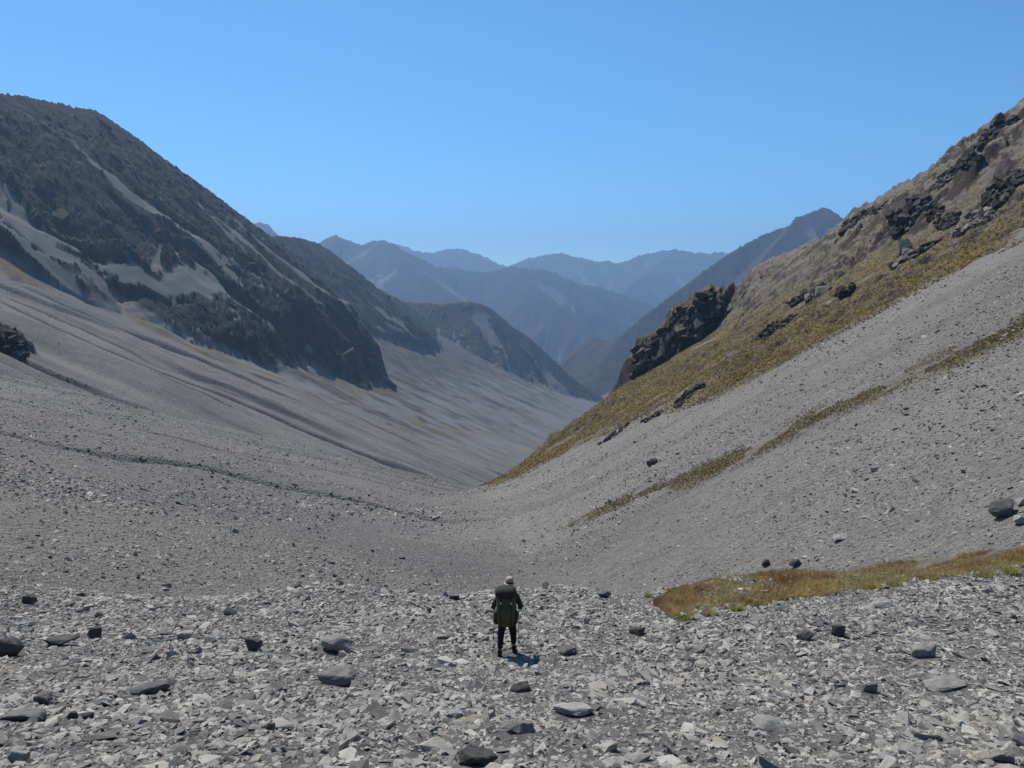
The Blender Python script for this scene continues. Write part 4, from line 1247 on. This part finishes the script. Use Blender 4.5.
for s_, (fx_, fy_), zz_ in (('l', FL, zl), ('r', FR, zrt)):
    tx = -.02 if s_ == 'l' else .03
    bt = skinned('boot', {'top': ((fx_, fy_ - .03, zz_ + .19), .062), 'ank': ((fx_, fy_ - .03, zz_ + .09), .060), 'heel': ((fx_, fy_ - .065, zz_ + .045), .050), 'ball': ((fx_ + tx * .6, fy_ + .09, zz_ + .050), .050), 'toe': ((fx_ + tx, fy_ + .17, zz_ + .045), .042)},
                 [('top', 'ank'), ('ank', 'heel'), ('ank', 'ball'), ('ball', 'toe')], M_BOOT, person, 2, 1)
    sl = loft('sole', [(zz_ - .02, fx_ + tx * .5, fy_ + .045, .050, .150), (zz_ + .012, fx_ + tx * .5, fy_ + .045, .052, .152)], M_SOLE, bt, 20, 2.6)
# hat: crown, band, brim
hat = loft('hat', [(1.705, .08, .13, .090, .104), (1.76, .08, .13, .088, .102), (1.81, .08, .13, .082, .094), (1.838, .08, .13, .062, .072), (1.848, .08, .13, .030, .034)], M_HAT, person, 28, 2.0)
loft('band', [(1.712, .08, .13, .0925, .1065), (1.748, .08, .13, .0918, .1055)], M_BAND, hat, 28, 2.0)
loft('brim', [(1.690, .08, .13, .128, .146), (1.697, .08, .13, .130, .148), (1.712, .08, .13, .094, .108)], M_HAT, hat, 28, 2.0)
loft('hair', [(1.60, .08, .095, .052, .052), (1.66, .08, .105, .074, .072), (1.704, .08, .118, .078, .084)], M_HAIR, person, 20, 2.0)

# pack
pack = bpy.data.objects.new('backpack', None); COL.objects.link(pack)
PKO = Vector(WALK) + Vector((0.0, -0.07, 0.79)); pack.location = PKO
tag(pack, 'large olive green hiking pack with a dark lid, on the back of the walker', 'backpack')
loft('pack_body', [(0.02, 0, -.13, .13, .09), (0.05, 0, -.14, .175, .125), (0.20, 0, -.15, .205, .150), (0.45, 0.005, -.15, .212, .155), (0.62, 0.01, -.14, .205, .145), (0.70, 0.01, -.13, .180, .125), (0.73, 0.01, -.12, .12, .08)], M_PACK, pack, 28, 3.4, 0.012)
lid = loft('lid', [(0.655, 0, -.15, .200, .150), (0.68, 0, -.155, .235, .178), (0.76, 0.0, -.15, .240, .180), (0.82, 0.0, -.13, .205, .150), (0.845, 0.0, -.11, .12, .09)], M_PACK2, pack, 28, 3.0, 0.014)
loft('front_pocket', [(0.14, 0, -.30, .10, .03), (0.17, 0, -.305, .125, .045), (0.36, 0, -.315, .13, .05), (0.46, 0, -.305, .12, .04), (0.49, 0, -.295, .09, .02)], M_PACK, pack, 22, 3.2, 0.008)
for sx in (-1, 1):
    loft('side_pocket', [(0.07, sx * .20, -.14, .03, .07), (0.10, sx * .215, -.14, .045, .09), (0.30, sx * .225, -.14, .045, .095), (0.34, sx * .215, -.14, .03, .08)], M_PACK2, pack, 18, 2.8, 0.006)
    st_ = link('compression_strap', tube([(sx * .105, -.318, .03), (sx * .115, -.345, .20), (sx * .115, -.345, .50), (sx * .11, -.335, .64), (sx * .10, -.325, .72)], [.011] * 5, 6), M_STRAP, pack)
    link('buckle', tube([(sx * .113, -.352, .55), (sx * .113, -.352, .60)], [.018, .018], 6), M_BUCKLE, st_)
    link('shoulder_strap', tube([(sx * .10 + .04, .01, .68), (sx * .125 + .05, .10, .70), (sx * .13 + .05, .215, .62), (sx * .15 + .05, .245, .48), (sx * .19 + .03, .17, .30), (sx * .19, -.02, .16)], [.022, .026, .026, .024, .020, .014], 8), M_STRAP, pack)
link('hip_belt', tube([(-.14, -.05, .10), (-.20, .06, .11), (-.15, .21, .12), (.03, .27, .12), (.20, .21, .12), (.24, .07, .11), (.17, -.05, .10)], [.035, .04, .034, .022, .034, .04, .035], 8), M_STRAP, pack)
pack.scale = (1.04, 1.0, 1.12)

# poles in both hands
for (hx, hy, hz), (tx, ty), lab in (((-0.285, 0.385, 1.01), (-0.30, 0.52), 'thin dark trekking pole in the left hand of the walker'), ((0.29, 0.355, 1.05), (0.31, 0.62), 'thin dark trekking pole in the right hand of the walker, mostly hidden by the body')):
    pole = bpy.data.objects.new('trekking_pole', None); COL.objects.link(pole)
    base = Vector((WX + tx, WY + ty, z_at(WX + tx, WY + ty))); pole.location = base
    tag(pole, lab, 'pole', 'trekking poles')
    top = Vector((WX + hx, WY + hy, WZ + hz)) - base
    d = top.normalized(); top2 = top + d * 0.06
    link('shaft', tube([d * .05, d * (top.length * .5), top], [.0075, .009, .010], 8), M_METAL, pole)
    link('grip', tube([top - d * .09, top - d * .03, top + d * .03, top2], [.014, .016, .015, .019], 10), M_STRAP, pole)
    link('tip', tube([d * -.03, d * .05], [.004, .008], 8), M_METAL, pole)
    link('basket', tube([d * .055, d * .065], [.030, .030], 12), M_STRAP, pole)
    link('wrist_strap', tube([top2, top2 + Vector((0.0, -.05, -.03)), top2 + Vector((0, -.06, -.09)), top - d * .02], [.006] * 4, 6), M_STRAP, pole)
# ------------------------------------------------------------------ light, sky, air, camera
SUN_AZ = math.radians(-33.0)      # from straight ahead, to the left
SUN_EL = math.radians(55.0)
sd = Vector((math.sin(SUN_AZ) * math.cos(SUN_EL), math.cos(SUN_AZ) * math.cos(SUN_EL), math.sin(SUN_EL)))
sun = bpy.data.lights.new('sun', 'SUN'); sun.energy = 4.3; sun.angle = math.radians(0.53); sun.color = (1.0, 0.915, 0.79)
so = bpy.data.objects.new('sun', sun); COL.objects.link(so)
so.rotation_euler = sd.to_track_quat('Z', 'Y').to_euler(); so.location = sd * 300
w = bpy.data.worlds.new('World'); scene.world = w; w.use_nodes = True
nt = w.node_tree
bg = nt.nodes['Background']; bg.inputs['Strength'].default_value = SKY_STR
sky = nt.nodes.new('ShaderNodeTexSky'); sky.sky_type = 'NISHITA'; sky.sun_disc = False
sky.sun_elevation = SUN_EL; sky.sun_rotation = SUN_AZ
sky.altitude = 4500; sky.air_density = 1.3; sky.dust_density = 0.0; sky.ozone_density = 10.0
hs = nt.nodes.new('ShaderNodeHueSaturation'); hs.inputs['Saturation'].default_value = 1.08; hs.inputs['Hue'].default_value = 0.487
nt.links.new(sky.outputs[0], hs.inputs['Color']); nt.links.new(hs.outputs[0], bg.inputs['Color'])

hz = bpy.data.materials.new('mountain_air'); hz.use_nodes = True
n = hz.node_tree.nodes
for x_ in list(n):
    if x_.type == 'BSDF_PRINCIPLED': n.remove(x_)
pv = n.new('ShaderNodeVolumePrincipled')
pv.inputs['Color'].default_value = HAZE_COL
pv.inputs['Density'].default_value = HAZE_DEN
pv.inputs['Anisotropy'].default_value = 0.3
hz.node_tree.links.new(pv.outputs[0], n['Material Output'].inputs['Volume'])
HB, HB0, HT = 12400.0, float(Zt.min()) - 1.0, float(Zt.max()) + 25.0
hv = [(sx * HB, sy * HB, z) for z in (HB0, HT) for sx, sy in ((-1, -1), (1, -1), (1, 1), (-1, 1))]
hm = bpy.data.meshes.new('haze')
hm.from_pydata(hv, [], [(3, 2, 1, 0), (4, 5, 6, 7), (0, 1, 5, 4), (1, 2, 6, 5), (2, 3, 7, 6), (3, 0, 4, 7)])
ho = link('haze', hm, hz)
tag(ho, 'thin blue air haze filling the valley', 'haze', kind='stuff')

cam = bpy.data.cameras.new('camera'); co = bpy.data.objects.new('camera', cam); COL.objects.link(co)
cam.sensor_fit = 'HORIZONTAL'; cam.sensor_width = 36.0; cam.lens = 36.0 * F_PX / 1024.0
cam.clip_start = 0.1; cam.clip_end = 60000
co.location = (0, 0, 0); co.rotation_euler = (PI / 2 - PITCH, 0, 0)
scene.camera = co
vs = scene.view_settings
vs.view_transform = 'Standard'; vs.look = 'None'; vs.exposure = EXPOSURE; vs.gamma = 1.0; vs.use_curve_mapping = False
cy = scene.cycles
cy.max_bounces = 4; cy.diffuse_bounces = 2; cy.glossy_bounces = 1; cy.transmission_bounces = 1; cy.volume_bounces = 0; cy.transparent_max_bounces = 6
cy.use_denoising = True; cy.use_adaptive_sampling = False
try:
    cy.denoiser = 'OPENIMAGEDENOISE'; cy.denoising_prefilter = 'NONE'
except Exception:
    pass
